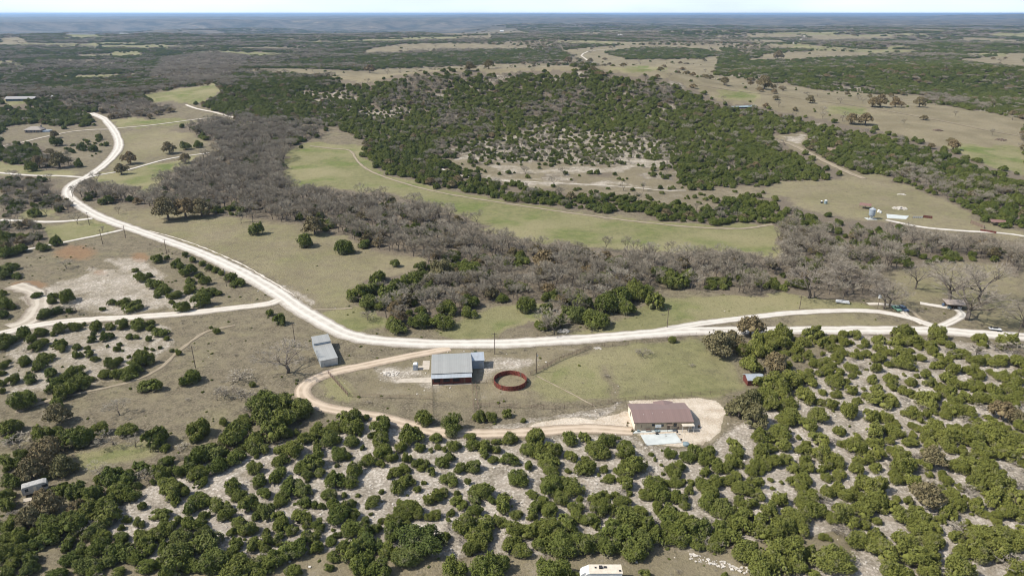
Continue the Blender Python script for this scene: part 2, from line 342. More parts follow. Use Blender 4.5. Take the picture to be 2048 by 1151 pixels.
def class_at(uu, vv):
    c = np.full(uu.shape, CLN.index('OB')); c[(vv < 330)] = CLN.index('far')
    for k, P in ZONES: c[inpoly(uu, vv, P)] = CLN.index(k)
    return c
def fields(x, y, warp=1.0, off=(0, 0), base=None):
    """per point: dict of class values (cover, pj, pb, po, lime, green, dry)"""
    z = H(x, y); u, v, f = project(x, y, z); d = np.hypot(x, y)
    wx = (fbm(x/14, y/14, 41, 3)-.5)*F/f*14*warp; wy = (fbm(x/14, y/14, 47, 3)-.5)*F/f*7*warp
    s_ = np.clip(F/f/5.5, .12, 1.2)
    uu = u+np.clip(wx, -14, 14)+off[0]*s_; vv = v+np.clip(wy, -5, 5)+off[1]*s_
    c = np.full(x.shape, CLN.index('OB')); c[(v < 330)] = CLN.index('far')
    for k, P in ZONES: c[inpoly(uu, vv, P)] = CLN.index(k)
    out = {}
    for key in ('cover', 'pj', 'pb', 'po', 'lime', 'green', 'dry'):
        out[key] = np.array([CL[k][key] for k in CLN])[c]
    far = (c == CLN.index('far'))
    n = fbm(x/420, y/240, 61, 4)+.10*(fbm(x/90, y/60, 67, 2)-.5)
    thr = np.where(d > 2500, .565, .66)
    clear = far & (n > thr) & (d > 1100)
    out['cover'] = np.where(clear, .05, out['cover']); out['dry'] = np.where(clear, .9, out['dry']); out['lime'] = np.where(clear, .15, out['lime']); gf = clear & (fbm(x/900, y/900, 87, 2) > .55); out['green'] = np.where(gf, .85, out['green'])
    m = fbm(x/160, y/130, 71, 3)           # juniper / bare patches inside mixed woods
    out['pj'] = np.where(far, np.where(m > .45, .90, .42), out['pj']); out['pb'] = np.where(far, np.where(m > .45, .08, .50), out['pb'])
    out['po'] = np.where(far, np.where(m > .47, .03, .10), out['po'])
    hill = (c == CLN.index('JM'))
    out['pb'] = np.where(hill, np.where(fbm(x/60, y/60, 77, 3) > .64, .45, .05), out['pb'])
    out['pj'] = np.where(hill, 1-out['pb']-.012, out['pj'])
    lo = hill & (fbm(x/30, y/34, 79, 2) > .72); out['cover'] = np.where(lo, .7, out['cover']); out['lime'] = np.where(lo, .6, out['lime'])
    bd = (c == CLN.index('BD')); ev = fbm(x/26, y/26, 83, 2) > .60
    out['pj'] = np.where(bd, np.where(ev, .62, .06), out['pj']); out['pb'] = np.where(bd, np.where(ev, .32, .86), out['pb'])
    out['uu'] = uu; out['vv'] = vv; out['u'] = u; out['v'] = v; out['d'] = d; out['c'] = c; out['z'] = z; out['f'] = f
    return out
# ------------------------------------------------------------------ ground sheet
def ground_material():
    m = NT('ground_soil', .95, .08); P = m.pos()
    A = m.attr('mask'); B = m.attr('mask2')
    sa = m.n('ShaderNodeSeparateColor'); m.l(A.outputs['Color'], sa.inputs[0])
    sb = m.n('ShaderNodeSeparateColor'); m.l(B.outputs['Color'], sb.inputs[0])
    lime, green, dry = sa.outputs; wood, far, rust = sb.outputs
    n_big = m.noise(P, .03, 4); n_mid = m.noise(P, .22, 5, .6); n_f = m.noise(P, 1.3, 5, .65); n_vf = m.noise(P, 5.0, 4, .7)
    grain = m.rng(n_vf, .3, .7)
    brown = m.mix(m.rng(n_mid, .3, .7), (.100, .083, .055), (.182, .152, .104))
    brown = m.mix(m.rng(n_f, .42, .66), brown, (.225, .192, .132))
    drygrass = m.mix(m.rng(n_big, .35, .65), (.195, .165, .100), (.262, .222, .140))
    drygrass = m.mix(m.rng(n_f, .42, .72, 0, .65), drygrass, (.120, .098, .066))
    c = m.mix(m.rng(m.math('ADD', m.math('MULTIPLY', dry, .75), m.math('MULTIPLY', n_mid, .5)), .45, .8), brown, drygrass)
    grass = m.mix(m.rng(n_mid, .3, .7), (.150, .148, .066), (.208, .198, .092))
    grass = m.mix(m.rng(m.noise(P, .012, 3), .4, .62), grass, (.250, .225, .120))
    fresh = m.mix(m.rng(n_mid, .3, .7), (.100, .130, .036), (.150, .175, .052))
    grass = m.mix(m.rng(m.math('MULTIPLY', green, m.math('ADD', n_big, .35)), .72, .98), grass, fresh)
    g = m.rng(m.math('ADD', m.math('MULTIPLY', green, .9), m.math('ADD', m.math('MULTIPLY', n_mid, .35), m.math('MULTIPLY', m.noise(P, .045, 4, .6), .55))), .50, .95)
    c = m.mix(g, c, grass)
    # rust coloured weeds
    rustm = m.rng(m.math('ADD', rust, m.math('MULTIPLY', n_mid, .8)), .85, 1.25)
    c = m.mix(m.math('MULTIPLY', rustm, .55), c, (.27, .14, .068))
    # tufts and weeds
    tf = m.noise(P, .7, 7, .8); c = m.mix(m.rng(tf, .53, .64, 0, .65), c, (.075, .072, .038)); c = m.mix(m.rng(tf, .44, .34, 0, .35), c, (.30, .262, .185))
    # woodland floor: leaf litter
    litter = m.mix(m.rng(n_f, .3, .7), (.115, .092, .066), (.180, .148, .112))
    c = m.mix(m.math('MULTIPLY', wood, .85), c, litter)
    # limestone, broken into slabs and gravel
    n_l = m.noise(P, .11, 5, .6, .6); vor = m.n('ShaderNodeTexVoronoi'); vor.inputs['Scale'].default_value = 1.1; m.l(P, vor.inputs['Vector'])
    vor2 = m.n('ShaderNodeTexVoronoi'); vor2.inputs['Scale'].default_value = .45; m.l(P, vor2.inputs['Vector'])
    lm = m.math('ADD', m.math('MULTIPLY', lime, .85), m.math('ADD', m.math('MULTIPLY', n_l, .62), m.math('MULTIPLY', n_f, .30)))
    lm = m.rng(lm, .84, 1.24)
    stone = m.mix(m.rng(n_f, .3, .7), (.47, .415, .345), (.66, .60, .52))
    stone = m.mix(m.rng(vor.outputs['Distance'], .30, .62, 0, .55), stone, (.255, .220, .180))
    stone = m.mix(m.rng(vor2.outputs['Distance'], .45, .8, 0, .45), stone, (.30, .255, .205))
    stone = m.mix(m.rng(n_mid, .5, .72, 0, .45), stone, (.32, .265, .20))
    c = m.mix(lm, c, stone)
    sandc = m.mix(m.rng(n_mid, .3, .7), (.42, .34, .25), (.58, .50, .40))
    sandc = m.mix(m.rng(n_f, .4, .75, 0, .5), sandc, (.62, .57, .49))
    c = m.mix(m.rng(m.math('ADD', B.outputs['Alpha'], m.math('MULTIPLY', n_mid, .5)), .6, .9), c, sandc)
    canopy = m.mix(m.rng(m.noise(P, .0032, 7, .72), .40, .60), (.022, .030, .018), (.135, .115, .085))
    canopy = m.mix(m.rng(m.noise(P, .0022, 5, .65), .60, .70), canopy, (.26, .215, .155))
    c = m.mix(far, c, canopy)
    c = m.mix(m.rng(grain, .2, 1, 0, .38), c, (.085, .070, .052))
    m.color(c); hgt = m.math('ADD', n_f, m.math('MULTIPLY', n_vf, .35))
    m.bump(hgt, .8, .5)
    return m.m
def build_ground():
    th_in = np.radians(np.linspace(-43, 43, 1150)); th_o = np.radians(np.linspace(43, 317, 120)[1:-1])
    TH = np.concatenate([th_in, th_o])
    dep = np.radians(np.concatenate([[89.5, 80, 72, 64, 58, 54], np.linspace(51, 2.2, 620), np.geomspace(2.1, .10, 170)]))
    R = CAM_H/np.tan(dep); nR, nT = len(R), len(TH)
    rr, tt = np.meshgrid(R, TH, indexing='ij'); x = rr*np.sin(tt); y = rr*np.cos(tt); z = H(x, y)
    yy = np.where(y > 1, y, 1).ravel(); fl = fields(x.ravel(), yy)
    sand = (fl['c'] == CLN.index('SY'))*1.0; acc = {k: fl[k]*1.0 for k in ('lime', 'green', 'dry')}
    nearv = (fl['d'] < 1500)
    for off in ((13, 0), (-13, 2), (4, 6), (-5, -6)):
        g_ = fields(x.ravel()[nearv], yy[nearv], 1.0, off)
        for k in acc: acc[k][nearv] += g_[k]
        sand[nearv] += (g_['c'] == CLN.index('SY'))
    for k in acc: acc[k][nearv] /= 5; fl[k] = acc[k]
    sand[nearv] /= 5
    beh = (y.ravel() < 1)
    lime = np.where(beh, .6, fl['lime']); green = np.where(beh, .1, fl['green']); dry = np.where(beh, .4, fl['dry'])
    d = fl['d']; wood = fl['cover']*(fl['lime'] < .6)*1.0; far = sstep(5200, 7500, d)*.97
    rust = np.zeros(d.shape)
    for (uc, vc, ru, rv) in ((150, 505, 60, 22), (280, 515, 26, 14), (60, 570, 50, 14), (200, 545, 20, 8), (1690, 300, 60, 8)):
        rust = np.maximum(rust, np.exp(-((fl['u']-uc)/ru)**2-((fl['v']-vc)/rv)**2))
    rust[beh] = 0
    v = np.stack([x.ravel(), y.ravel(), z.ravel()], 1)
    i = np.arange(nR-1)[:, None]*nT; j = np.arange(nT)[None, :]; j2 = (j+1) % nT
    a = (i+j).ravel(); b = (i+j2).ravel(); c = (i+nT+j2).ravel(); e = (i+nT+j).ravel()
    quads = np.stack([a, e, c, b], 1)
    cap = np.array([[nT*0+k for k in range(nT)]], np.int32)
    me = mesh_np('ground', v, [quads, cap[:, ::-1]], ground_material(), True)
    for nm, ch, al in (('mask', (lime, green, dry), np.ones(d.shape)), ('mask2', (wood, far, rust), sand)):
        at_ = me.color_attributes.new(nm, 'FLOAT_COLOR', 'POINT')
        at_.data.foreach_set('color', np.stack([*ch, al], 1).astype(np.float32).ravel())
    tag(link('ground', me), 'rolling ranch land of dry grass, limestone and leaf litter', 'ground', kind='structure')
build_ground()

# ------------------------------------------------------------------ roads and tracks
def road_material(name, c0, c1, edge, speck=.5):
    m = NT(name, .95, .08); P = m.pos(); uvn = m.attr('across').outputs['Fac']
    n1 = m.noise(P, .25, 5, .6); n2 = m.noise(P, 2.6, 5, .7)
    c = m.mix(m.rng(n1, .35, .65), c0, c1); c = m.mix(m.rng(m.noise(P, .09, 4, .65), .56, .70, 0, .45), c, edge); c = m.mix(m.rng(n2, .42, .75, 0, speck), c, edge)
    w = m.math('ABSOLUTE', m.math('SUBTRACT', m.math('ABSOLUTE', m.math('ADD', uvn, m.math('MULTIPLY', m.noise(P, .05, 2), .3))), .40))      # wheel tracks packed smoother and paler
    c = m.mix(m.rng(w, .08, .26, .8, 0), c, tuple(min(.85, k*1.15) for k in c1))
    c = m.mix(m.rng(m.math('ADD', m.math('ABSOLUTE', uvn), m.math('MULTIPLY', n2, .7)), .95, 1.30), c, tuple(k*.8 for k in edge))
    m.color(c).bump(n2, .4, .1); return m.m
M_CAL = road_material('white_caliche', (.40, .365, .315), (.50, .465, .41), (.31, .27, .22), .45)
M_TAN = road_material('pale_caliche', (.40, .355, .295), (.50, .455, .39), (.30, .26, .21))
M_RED = road_material('tan_gravel', (.34, .268, .195), (.43, .35, .265), (.28, .225, .165))
M_TAND = road_material('dusty_clearing', (.30, .26, .205), (.40, .355, .29), (.24, .20, .155))
M_TRK = road_material('worn_track', (.20, .165, .115), (.27, .225, .16), (.17, .14, .10))
def spline(P, step):
    P = [Vector((p[0], p[1])) for p in P]; Q = [P[0]*2-P[1]]+P+[P[-1]*2-P[-2]]; out = []
    for i in range(1, len(Q)-2):
        n = max(2, int((Q[i+1]-Q[i]).length/step))
        for k in range(n):
            t = k/n; a, b, c, d = Q[i-1], Q[i], Q[i+1], Q[i+2]
            out.append(.5*((2*b)+(c-a)*t+(2*a-5*b+4*c-d)*t*t+(3*b-a-3*c+d)*t**3))
    out.append(P[-1]); return out
ROADS = []
def road(name, px, width, mat, label, rank, step=1.5, rag=.5, nose=True):
    W = [at(*p) for p in px]; d0 = min(w.length for w in W); S = spline([(w.x, w.y) for w in W], max(step, d0/250.0))
    S = np.array([(p.x, p.y) for p in S]); T = np.gradient(S, axis=0); T /= np.linalg.norm(T, axis=1)[:, None]+1e-9
    N = np.stack([-T[:, 1], T[:, 0]], 1); n = len(S); K = 9; lat = np.linspace(-1, 1, K); v = []; ac = []
    seed = rank*13+5
    wl = width*(.5+.22*(fbm(S[:, 0]/40, S[:, 1]/40, seed+9, 2)-.5))+(fbm(S[:, 0]/3.5, S[:, 1]/3.5, seed, 4)-.5)*2.4*rag; wr = width*(.5+.22*(fbm(S[:, 0]/40, S[:, 1]/40, seed+19, 2)-.5))+(fbm(S[:, 0]/3.5, S[:, 1]/3.5, seed+3, 4)-.5)*2.4*rag
    for t in lat:
        w = np.where(t < 0, wl, wr)*t
        x = S[:, 0]+N[:, 0]*w; y = S[:, 1]+N[:, 1]*w; d = np.hypot(x, y)
        z = H(x, y)+.05+.012*rank+.00035*np.maximum(d-200, 0)+.10*(1-t*t)-(.05 if abs(t) == 1 else 0)
        v.append(np.stack([x, y, z], 1)); ac.append(np.full(n, t))
    v = np.concatenate(v); ac = np.concatenate(ac)
    a = (np.arange(K-1)[:, None]*n+np.arange(n-1)[None, :]).ravel()
    me = mesh_np(name, v, [np.stack([a, a+1, a+n+1, a+n], 1)], mat, True)
    at_ = me.attributes.new('across', 'FLOAT', 'POINT'); at_.data.foreach_set('value', ac.astype(np.float32))
    ROADS.append((S, width*.5)); return tag(link(name, me), label, 'road', kind='structure')
road('gravel_road', [(2100,678),(2048,674),(1960,668),(1890,662),(1800,660),(1700,660),(1600,660),(1540,660),(1450,661),(1350,663),(1200,674),(1050,685),(960,687),(880,687),(800,684),(730,678),(680,664),(640,642),(600,618),(560,590),(500,553),(440,523),(380,498),(320,477),(270,460),(225,444),(190,430),(160,412),(140,396),(135,383),(148,366),(180,350),(208,330),(228,310),(238,290),(232,268),(217,248),(205,236),(182,227)], 8.6, M_CAL, 'wide white caliche road curving across the ranch', 6, rag=.7)
road('loop_road', [(1300,665),(1380,650),(1480,637),(1580,626),(1690,621),(1760,624),(1820,636),(1860,650),(1900,664)], 5.2, M_CAL, 'white loop of road above the main road', 5)
road('yard_path', [(1868,660),(1888,650),(1912,638),(1924,628),(1912,619),(1890,614),(1840,606)], 4.0, M_CAL, 'short white path curling to the shelter under the pecans', 4)
road('yard_lane', [(1845,648),(1812,630),(1800,614),(1760,608),(1735,608)], 3.2, M_TAN, 'pale lane beside the parked vehicles', 3)
road('yard_track', [(1866,655),(1845,640),(1822,622),(1800,612)], 1.8, M_TRK, 'thin worn track across the yard', 2)
road('side_road', [(560,600),(535,608),(470,616),(380,626),(280,634),(160,641),(80,650),(0,668),(-60,690)], 6.6, M_TAN, 'pale side road below the limestone slope', 4)
road('side_spur', [(20,655),(60,640),(80,610),(70,585),(30,570)], 9, M_TAND, 'pale clearing joining the side road', 3, rag=1.5)
road('farm_lane', [(245,460),(200,470),(150,480),(100,490),(50,500),(20,508)], 3.6, M_CAL, 'white farm lane into the oaks', 4)
road('farm_drive', [(185,437),(150,441),(100,444),(50,442),(0,440)], 4.5, M_CAL, 'white drive below the bare trees', 4)
road('west_road', [(165,355),(120,352),(60,351),(0,346),(-50,343)], 4.5, M_CAL, 'white road branching towards the houses', 4)
road('meadow_lane', [(165,358),(200,350),(255,340),(320,322),(360,314),(420,306)], 3.4, M_CAL, 'white lane along the round meadow', 4)
road('house_lane', [(218,259),(180,260),(140,264),(90,274),(30,288),(-20,296)], 4.5, M_TAND, 'pale lane leading to the stone house', 3)
road('valley_lane', [(228,257),(290,252),(340,246),(400,238),(450,234)], 3.0, M_TAN, 'thin pale lane across the valley', 3)
road('hill_track', [(372,210),(395,218),(425,224),(455,232),(478,238)], 3.6, M_TAN, 'pale track at the foot of the wooded hill', 3)
road('driveway', [(900,697),(850,706),(790,718),(730,731),(670,743),(630,757),(606,775),(608,795),(640,812),(700,824),(760,834),(820,850),(870,862),(930,866),(1020,865),(1100,860),(1180,856),(1265,862)], 5.6, M_RED, 'reddish gravel driveway looping to the tan house', 4, rag=.35)
road('meadow_track', [(620,292),(660,297),(700,302),(715,322),(740,342),(800,364),(880,385),(1000,405),(1100,420),(1200,434),(1300,446),(1400,455),(1480,457),(1545,449)], 2.6, M_TRK, 'worn track along the edge of the long meadow', 2, rag=.8)
road('terrace_track', [(885,338),(905,347),(960,358),(1040,363),(1150,368),(1250,374),(1330,381),(1372,381)], 1.7, M_TAN, 'white track along the limestone terrace', 2, rag=.7)
road('cut_track', [(1560,282),(1590,292),(1630,312),(1670,332),(1700,346),(1730,358)], 6, M_TRK, 'bulldozed strip between the juniper woods', 2, rag=1.5)
road('valley_track', [(1395,170),(1480,183),(1560,192),(1640,203),(1740,216),(1850,236),(1960,258),(2060,276)], 2.6, M_TRK, 'thin track along the wide valley', 2, rag=.8)
road('far_road', [(1235,98),(1180,103),(1163,112),(1175,121),(1190,126)], 6, M_TAN, 'pale road winding over the far field', 2)
road('distant_road', [(1585,88),(1600,81),(1607,76),(1611,70)], 14, M_TAN, 'distant pale road climbing between woods', 2)
road('goat_track', [(470,650),(410,665),(360,700),(320,735),(270,760),(180,782),(100,800),(30,825)], 1.7, M_TRK, 'faint track below the scattered junipers', 2, rag=.8)
road('stream_crossing', [(612,618),(650,619),(705,616)], 1.4, M_TRK, 'thin pale path from the road to the woods', 2)
road('silo_drive', [(1772,440),(1850,455),(1930,462),(2000,466),(2060,474)], 4.0, M_CAL, 'white drive beside the silo field', 2)
road('cow_path', [(1075,752),(1110,770),(1150,790),(1190,812)], .6, M_TRK, 'thin pale animal path across the paddock corner', 1)
road('ditch_line', [(300,462),(380,485),(470,522),(540,560),(600,598)], .9, M_TAN, 'thin pale ditch line beside the main road', 1, rag=.8)
def road_dist(x, y):
    r = np.full(x.shape, 1e9)
    for S, w in ROADS:
        for k in range(0, len(S), 2):
            lo = S[k]; m = (np.abs(x-lo[0]) < 14) & (np.abs(y-lo[1]) < 14)
            if m.any(): r[m] = np.minimum(r[m], np.hypot(x[m]-lo[0], y[m]-lo[1])-w)
    return r
# ------------------------------------------------------------------ plant materials
def leaf_material(name, cols, twig, loc_mix=None, twig_amt=.5):
    m = NT(name, .85, .15); oi = m.n('ShaderNodeObjectInfo'); P = m.pos(); O = m.obj()
    rp = m.n('ShaderNodeValToRGB'); el = rp.color_ramp.elements
    el[0].position = 0; el[0].color = (*cols[0], 1); el[1].position = 1; el[1].color = (*cols[-1], 1)
    for k, c in enumerate(cols[1:-1]): e = el.new((k+1)/(len(cols)-1)); e.color = (*c, 1)
    m.l(oi.outputs['Random'], rp.inputs[0]); c = rp.outputs[0]
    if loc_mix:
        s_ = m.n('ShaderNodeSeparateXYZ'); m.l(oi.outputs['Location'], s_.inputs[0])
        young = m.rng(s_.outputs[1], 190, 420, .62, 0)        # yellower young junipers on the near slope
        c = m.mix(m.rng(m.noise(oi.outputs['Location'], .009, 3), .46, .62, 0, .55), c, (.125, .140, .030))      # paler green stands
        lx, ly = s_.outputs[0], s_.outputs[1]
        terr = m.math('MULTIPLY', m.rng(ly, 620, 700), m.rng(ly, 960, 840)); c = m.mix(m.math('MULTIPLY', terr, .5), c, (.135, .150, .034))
        c = m.mix(m.math('MULTIPLY', m.math('MULTIPLY', m.rng(lx, 20, 110), m.rng(ly, 320, 260)), .55), c, (.205, .195, .042))      # brighter yellow on the right slope: sunlit look painted into the leaf colour
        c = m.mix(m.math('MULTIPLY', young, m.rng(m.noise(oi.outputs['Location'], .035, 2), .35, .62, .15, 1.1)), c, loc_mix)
    n1 = m.noise(P, .55, 3); n2 = m.noise(P, 2.2, 3)
    c = m.mix(m.rng(n2, .35, .7, 0, .45), c, tuple(x*1.55 for x in cols[-1]))
    c = m.mix(m.rng(n1, .56, .70, 0, twig_amt), c, twig)
    if loc_mix:      # bare grey-brown twigs show low in the crown
        so_ = m.n('ShaderNodeSeparateXYZ'); m.l(O, so_.inputs[0])
        c = m.mix(m.math('MULTIPLY', m.rng(so_.outputs[2], .02, .26, .62, 0), m.rng(n2, .3, .6)), c, twig)
    m.color(c); return m.m
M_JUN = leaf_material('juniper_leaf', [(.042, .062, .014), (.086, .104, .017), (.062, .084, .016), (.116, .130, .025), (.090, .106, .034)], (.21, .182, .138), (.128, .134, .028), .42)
M_OAK = leaf_material('oak_leaf', [(.130, .108, .056), (.160, .128, .068), (.185, .130, .070), (.135, .120, .062)], (.19, .155, .115), None, .3)
M_OAKG = leaf_material('live_oak_leaf', [(.092, .094, .038), (.112, .108, .046), (.125, .112, .055)], (.17, .145, .10), None, .3)
M_TWIG = leaf_material('bare_twig', [(.130, .110, .080), (.235, .206, .158), (.170, .145, .106), (.305, .272, .215)], (.17, .14, .12), None, .3)
M_BARK = plain('grey_bark', (.115, .095, .078), .9, .25, 3)
M_TWIGD = leaf_material('pecan_twig', [(.19, .165, .13), (.24, .21, .17)], (.12, .10, .08), None, .3)
M_BARKD = plain('juniper_bark', (.12, .095, .075), .9, .25, 3)
# ------------------------------------------------------------------ plant shapes (unit size, stand on z = 0)
def leaves_mesh(name, rng, lobes, n, size, mat, outw=.55, up=.25, core=True, gap=.0, long=1.5):
    """lobes: (x, y, z, rx, rz). many small leaf faces over the lobes' shells with a lumpy inner mass of the same foliage"""
    L = np.array(lobes); w = L[:, 3]**2; w /= w.sum(); k = rng.choice(len(L), n, p=w)
    d = rng.normal(size=(n, 3)); d[:, 2] = np.abs(d[:, 2])*1.0-.28; d /= np.linalg.norm(d, axis=1)[:, None]
    r = rng.uniform(.72, 1.14, n)**1.0; ph = fbm(d[:, 0]*3+k*7.1+40, d[:, 1]*3+d[:, 2]*2.3+40, 5, 2)
    r = r*(.84+.34*ph)
    c = L[k, :3]+np.stack([d[:, 0]*L[k, 3]*r, d[:, 1]*L[k, 3]*r, d[:, 2]*L[k, 4]*r], 1)
    # drop leaves deep inside another lobe
    ins = np.zeros(n, bool)
    for q in range(len(L)):
        e = (c-L[q, :3])/np.array([L[q, 3], L[q, 3], L[q, 4]]); ins |= (k != q) & ((e**2).sum(1) < .45)
    keep = ~ins & (c[:, 2] > .015)
    if gap: keep &= fbm(c[:, 0]*5+9, c[:, 1]*5+c[:, 2]*4+3, 11, 2) > gap
    c = c[keep]; d = d[keep]; n = len(c)
    nr = d*outw+rng.normal(size=(n, 3))*(1-outw)*.75; nr[:, 2] += up*.5; nr /= np.linalg.norm(nr, axis=1)[:, None]
    ax = rng.normal(size=(n, 3)); ax[:, 2] += 1.3; t = ax-(ax*nr).sum(1)[:, None]*nr; t /= np.linalg.norm(t, axis=1)[:, None]+1e-9
    b = np.cross(nr, t); s = size*rng.uniform(.55, 1.35, n)[:, None]
    v = np.stack([c-t*s*long*.5, c+b*s*.5, c+t*s*long*.5, c-b*s*.5], 1).reshape(-1, 3)
    quads = np.arange(n*4).reshape(-1, 4); faces = [quads]; base = len(v); vs = [v]
    if core:
        U, V_ = np.meshgrid(np.linspace(0, 2*np.pi, 13)[:-1], np.linspace(.05, np.pi*.62, 7), indexing='ij')
        for q in range(len(L)):
            X = np.sin(V_)*np.cos(U); Y = np.sin(V_)*np.sin(U); Z = np.cos(V_)
            rr = .52+.16*(fbm(X*4+q, Y*4+Z*3+9, 3+q, 2)-.3)
            p = np.stack([L[q, 0]+X*L[q, 3]*rr, L[q, 1]+Y*L[q, 3]*rr, np.maximum(L[q, 2]+Z*L[q, 4]*rr, .01)], -1).reshape(-1, 3)
            i = np.arange(12)[:, None]*7; j = np.arange(6)[None, :]; i2 = ((np.arange(12)+1) % 12)[:, None]*7
            faces.append((np.stack([i+j, i+j+1, i2+j+1, i2+j], -1).reshape(-1, 4))+base); vs.append(p); base += len(p)
    return mesh_np(name, np.concatenate(vs), faces, mat)
def juniper_meshes(k, n=9000, size=.025):
    rng = np.random.default_rng(100+k); hgt = rng.uniform(.50, .68); nl = rng.integers(5, 9)
    lobes = [(rng.normal()*.05, rng.normal()*.05, hgt*.34, .27, hgt*.48)]
    for i in range(nl):
        a = 2*np.pi*(i+rng.uniform(-.35, .35))/nl; q = rng.uniform(.12, .30); R = rng.uniform(.15, .25)
        z = rng.uniform(.08, .34)*(1.15-q)
        lobes.append((math.cos(a)*q, math.sin(a)*q, z, R, R*rng.uniform(.9, 1.25)))
    big = list(lobes)
    for i in range(22):      # smaller sprays that break up the outline
        L0 = big[rng.integers(0, len(big))]; a = rng.uniform(0, 6.28); e = rng.uniform(-.1, 1.3); R = rng.uniform(.04, .085)
        lobes.append((L0[0]+L0[3]*math.cos(a)*math.cos(e)*.95, L0[1]+L0[3]*math.sin(a)*math.cos(e)*.95, max(.03, L0[2]+L0[4]*math.sin(e)*.95), R, R*rng.uniform(.9, 1.7)))
    crown = leaves_mesh('crown', rng, lobes, n, size*(1.15 if k % 3 == 0 else 1), M_JUN, .45, .35, gap=(.42 if k % 3 == 0 else .27), long=2.6)
    t = MB()
    for i in range(3):
        a = 2.1*i+k; t.tube((.02*math.cos(a), .02*math.sin(a), -.05), (.16*math.cos(a), .16*math.sin(a), .34), .022, .010, 6)
    me = bpy.data.meshes.new('trunk'); me.from_pydata(t.v, [], t.f); me.materials.append(M_BARKD)
    return crown, me
def oak_meshes(k, mat, n=3400):
    rng = np.random.default_rng(300+k); nl = 11; hgt = rng.uniform(.54, .68); lobes = [(0, 0, hgt*.45, .30, hgt*.48)]
    for i in range(nl):
        a = 2*np.pi*(i+rng.uniform(-.4, .4))/nl; q = rng.uniform(.18, .36); R = rng.uniform(.12, .19)
        lobes.append((math.cos(a)*q, math.sin(a)*q, hgt*rng.uniform(.18, .55), R, R*rng.uniform(.8, 1.05)))
    for i in range(5):
        a = rng.uniform(0, 6.28); q = rng.uniform(.02, .2); R = rng.uniform(.11, .16); lobes.append((math.cos(a)*q, math.sin(a)*q, hgt-R, R, R))
    crown = leaves_mesh('crown', rng, lobes, n, .040, mat, .35, .2, gap=.30, long=1.3)
    t = MB(); t.tube((0, 0, -.05), (.01, .01, .20), .045, .032, 8)
    for i in range(6):
        a = 1.05*i+k; t.tube((.01, .01, .17), (.22*math.cos(a), .22*math.sin(a), .42), .022, .008, 6)
    me = bpy.data.meshes.new('trunk'); me.from_pydata(t.v, [], t.f); me.materials.append(M_BARK)
    return crown, me
def bare_meshes(k, spread=.5, levels=(6, 6, 6, 7), tw=.0034, h=1.0, thick=.022, zig=.25, tmat=None):
    """leafless tree: limbs in the trunk mesh, fine branches and twigs in the crown mesh"""
    rng = np.random.default_rng(500+k); B0 = MB(); tris_v = []; 
    def bend(p, q, r0, r1, n, out):
        pts = [p]; 
        for i in range(1, n+1): pts.append(p+(q-p)*(i/n)+(rng.normal(size=3)*np.linalg.norm(q-p)*.05 if i < n else 0))
        for i in range(n): out(pts[i], pts[i+1], r0+(r1-r0)*i/n, r0+(r1-r0)*(i+1)/n)
        return pts
    def out_limb(a, b, r0, r1): B0.tube(a, b, r0, r1, 5)
    def out_tw(a, b, r0, r1):
        z = b-a; z = z/np.linalg.norm(z); x = np.cross(z, rng.normal(size=3)); x /= np.linalg.norm(x)+1e-9
        tris_v.append(np.stack([a-x*r0, a+x*r0, b+x*r1, b-x*r1]))
    trunk_top = np.array([rng.normal()*.03, rng.normal()*.03, .22*h])
    bend(np.array([0, 0, -.03]), trunk_top, thick, thick*.8, 2, out_limb)
    cur = [(trunk_top, np.array([0, 0, 1.0]), .34*h, thick*.7)]
    for lv, nb in enumerate(levels):
        nxt = []
        for (p, dr, ln, r) in cur:
            for i in range(nb):
                if lv > 0 and rng.random() < .12: continue
                a = 2*np.pi*(i+rng.uniform(-.3, .3))/nb+rng.uniform(0, 1); sp = spread*rng.uniform(.6, 1.5)*(1.0 if lv else 1.15)
                side = np.array([math.cos(a), math.sin(a), 0]); 
                d2 = dr+side*sp+rng.normal(size=3)*zig; d2[2] = d2[2]*(.85 if lv < 2 else .75)+.12; d2 /= np.linalg.norm(d2)
                l2 = ln*rng.uniform(.7, 1.15); t0 = rng.uniform(.0, .75) if lv else rng.uniform(0, .25)
                st = p-dr*ln*.55*t0 if lv else p-np.array([0, 0, 1])*t0*.15
                q = st+d2*l2; rr = max(r*.62, tw)
                if lv < 2: bend(st, q, rr, rr*.55, 2, out_limb)
                else: out_tw(st, q, max(rr*.7, tw*1.2 if lv == 2 else tw), tw*.6)
                nxt.append((q, d2, ln*.62, rr*.62))
        cur = nxt
    v = np.concatenate(tris_v); v[:, 2] = np.maximum(v[:, 2], .01)
    mx = max(v[:, 2].max(), .1); sc = h/mx
    crown = mesh_np('crown', v*sc, [np.arange(len(v)).reshape(-1, 4)], tmat or M_TWIG)
    me = bpy.data.meshes.new('trunk'); me.from_pydata([tuple(np.array(p)*sc) for p in B0.v], [], B0.f); me.materials.append(M_BARK)
    return crown, me
JUN = [juniper_meshes(k) for k in range(12)]
OAK = [oak_meshes(k, M_OAK) for k in range(3)]+[oak_meshes(7+k, M_OAKG) for k in range(2)]
BARE = [bare_meshes(k, .52, (5, 5, 6, 6)) for k in range(6)]
PECAN = [bare_meshes(20+k, .62, (6, 6, 6, 7), .0022, thick=.030, zig=.35, tmat=M_TWIGD) for k in range(3)]
SHRUB = [bare_meshes(40+k, .9, (7, 6, 6), .006, .75, .012) for k in range(2)]
KINDS = {'juniper': JUN, 'live_oak': OAK, 'bare_tree': BARE, 'pecan_tree': PECAN, 'bare_shrub': SHRUB}
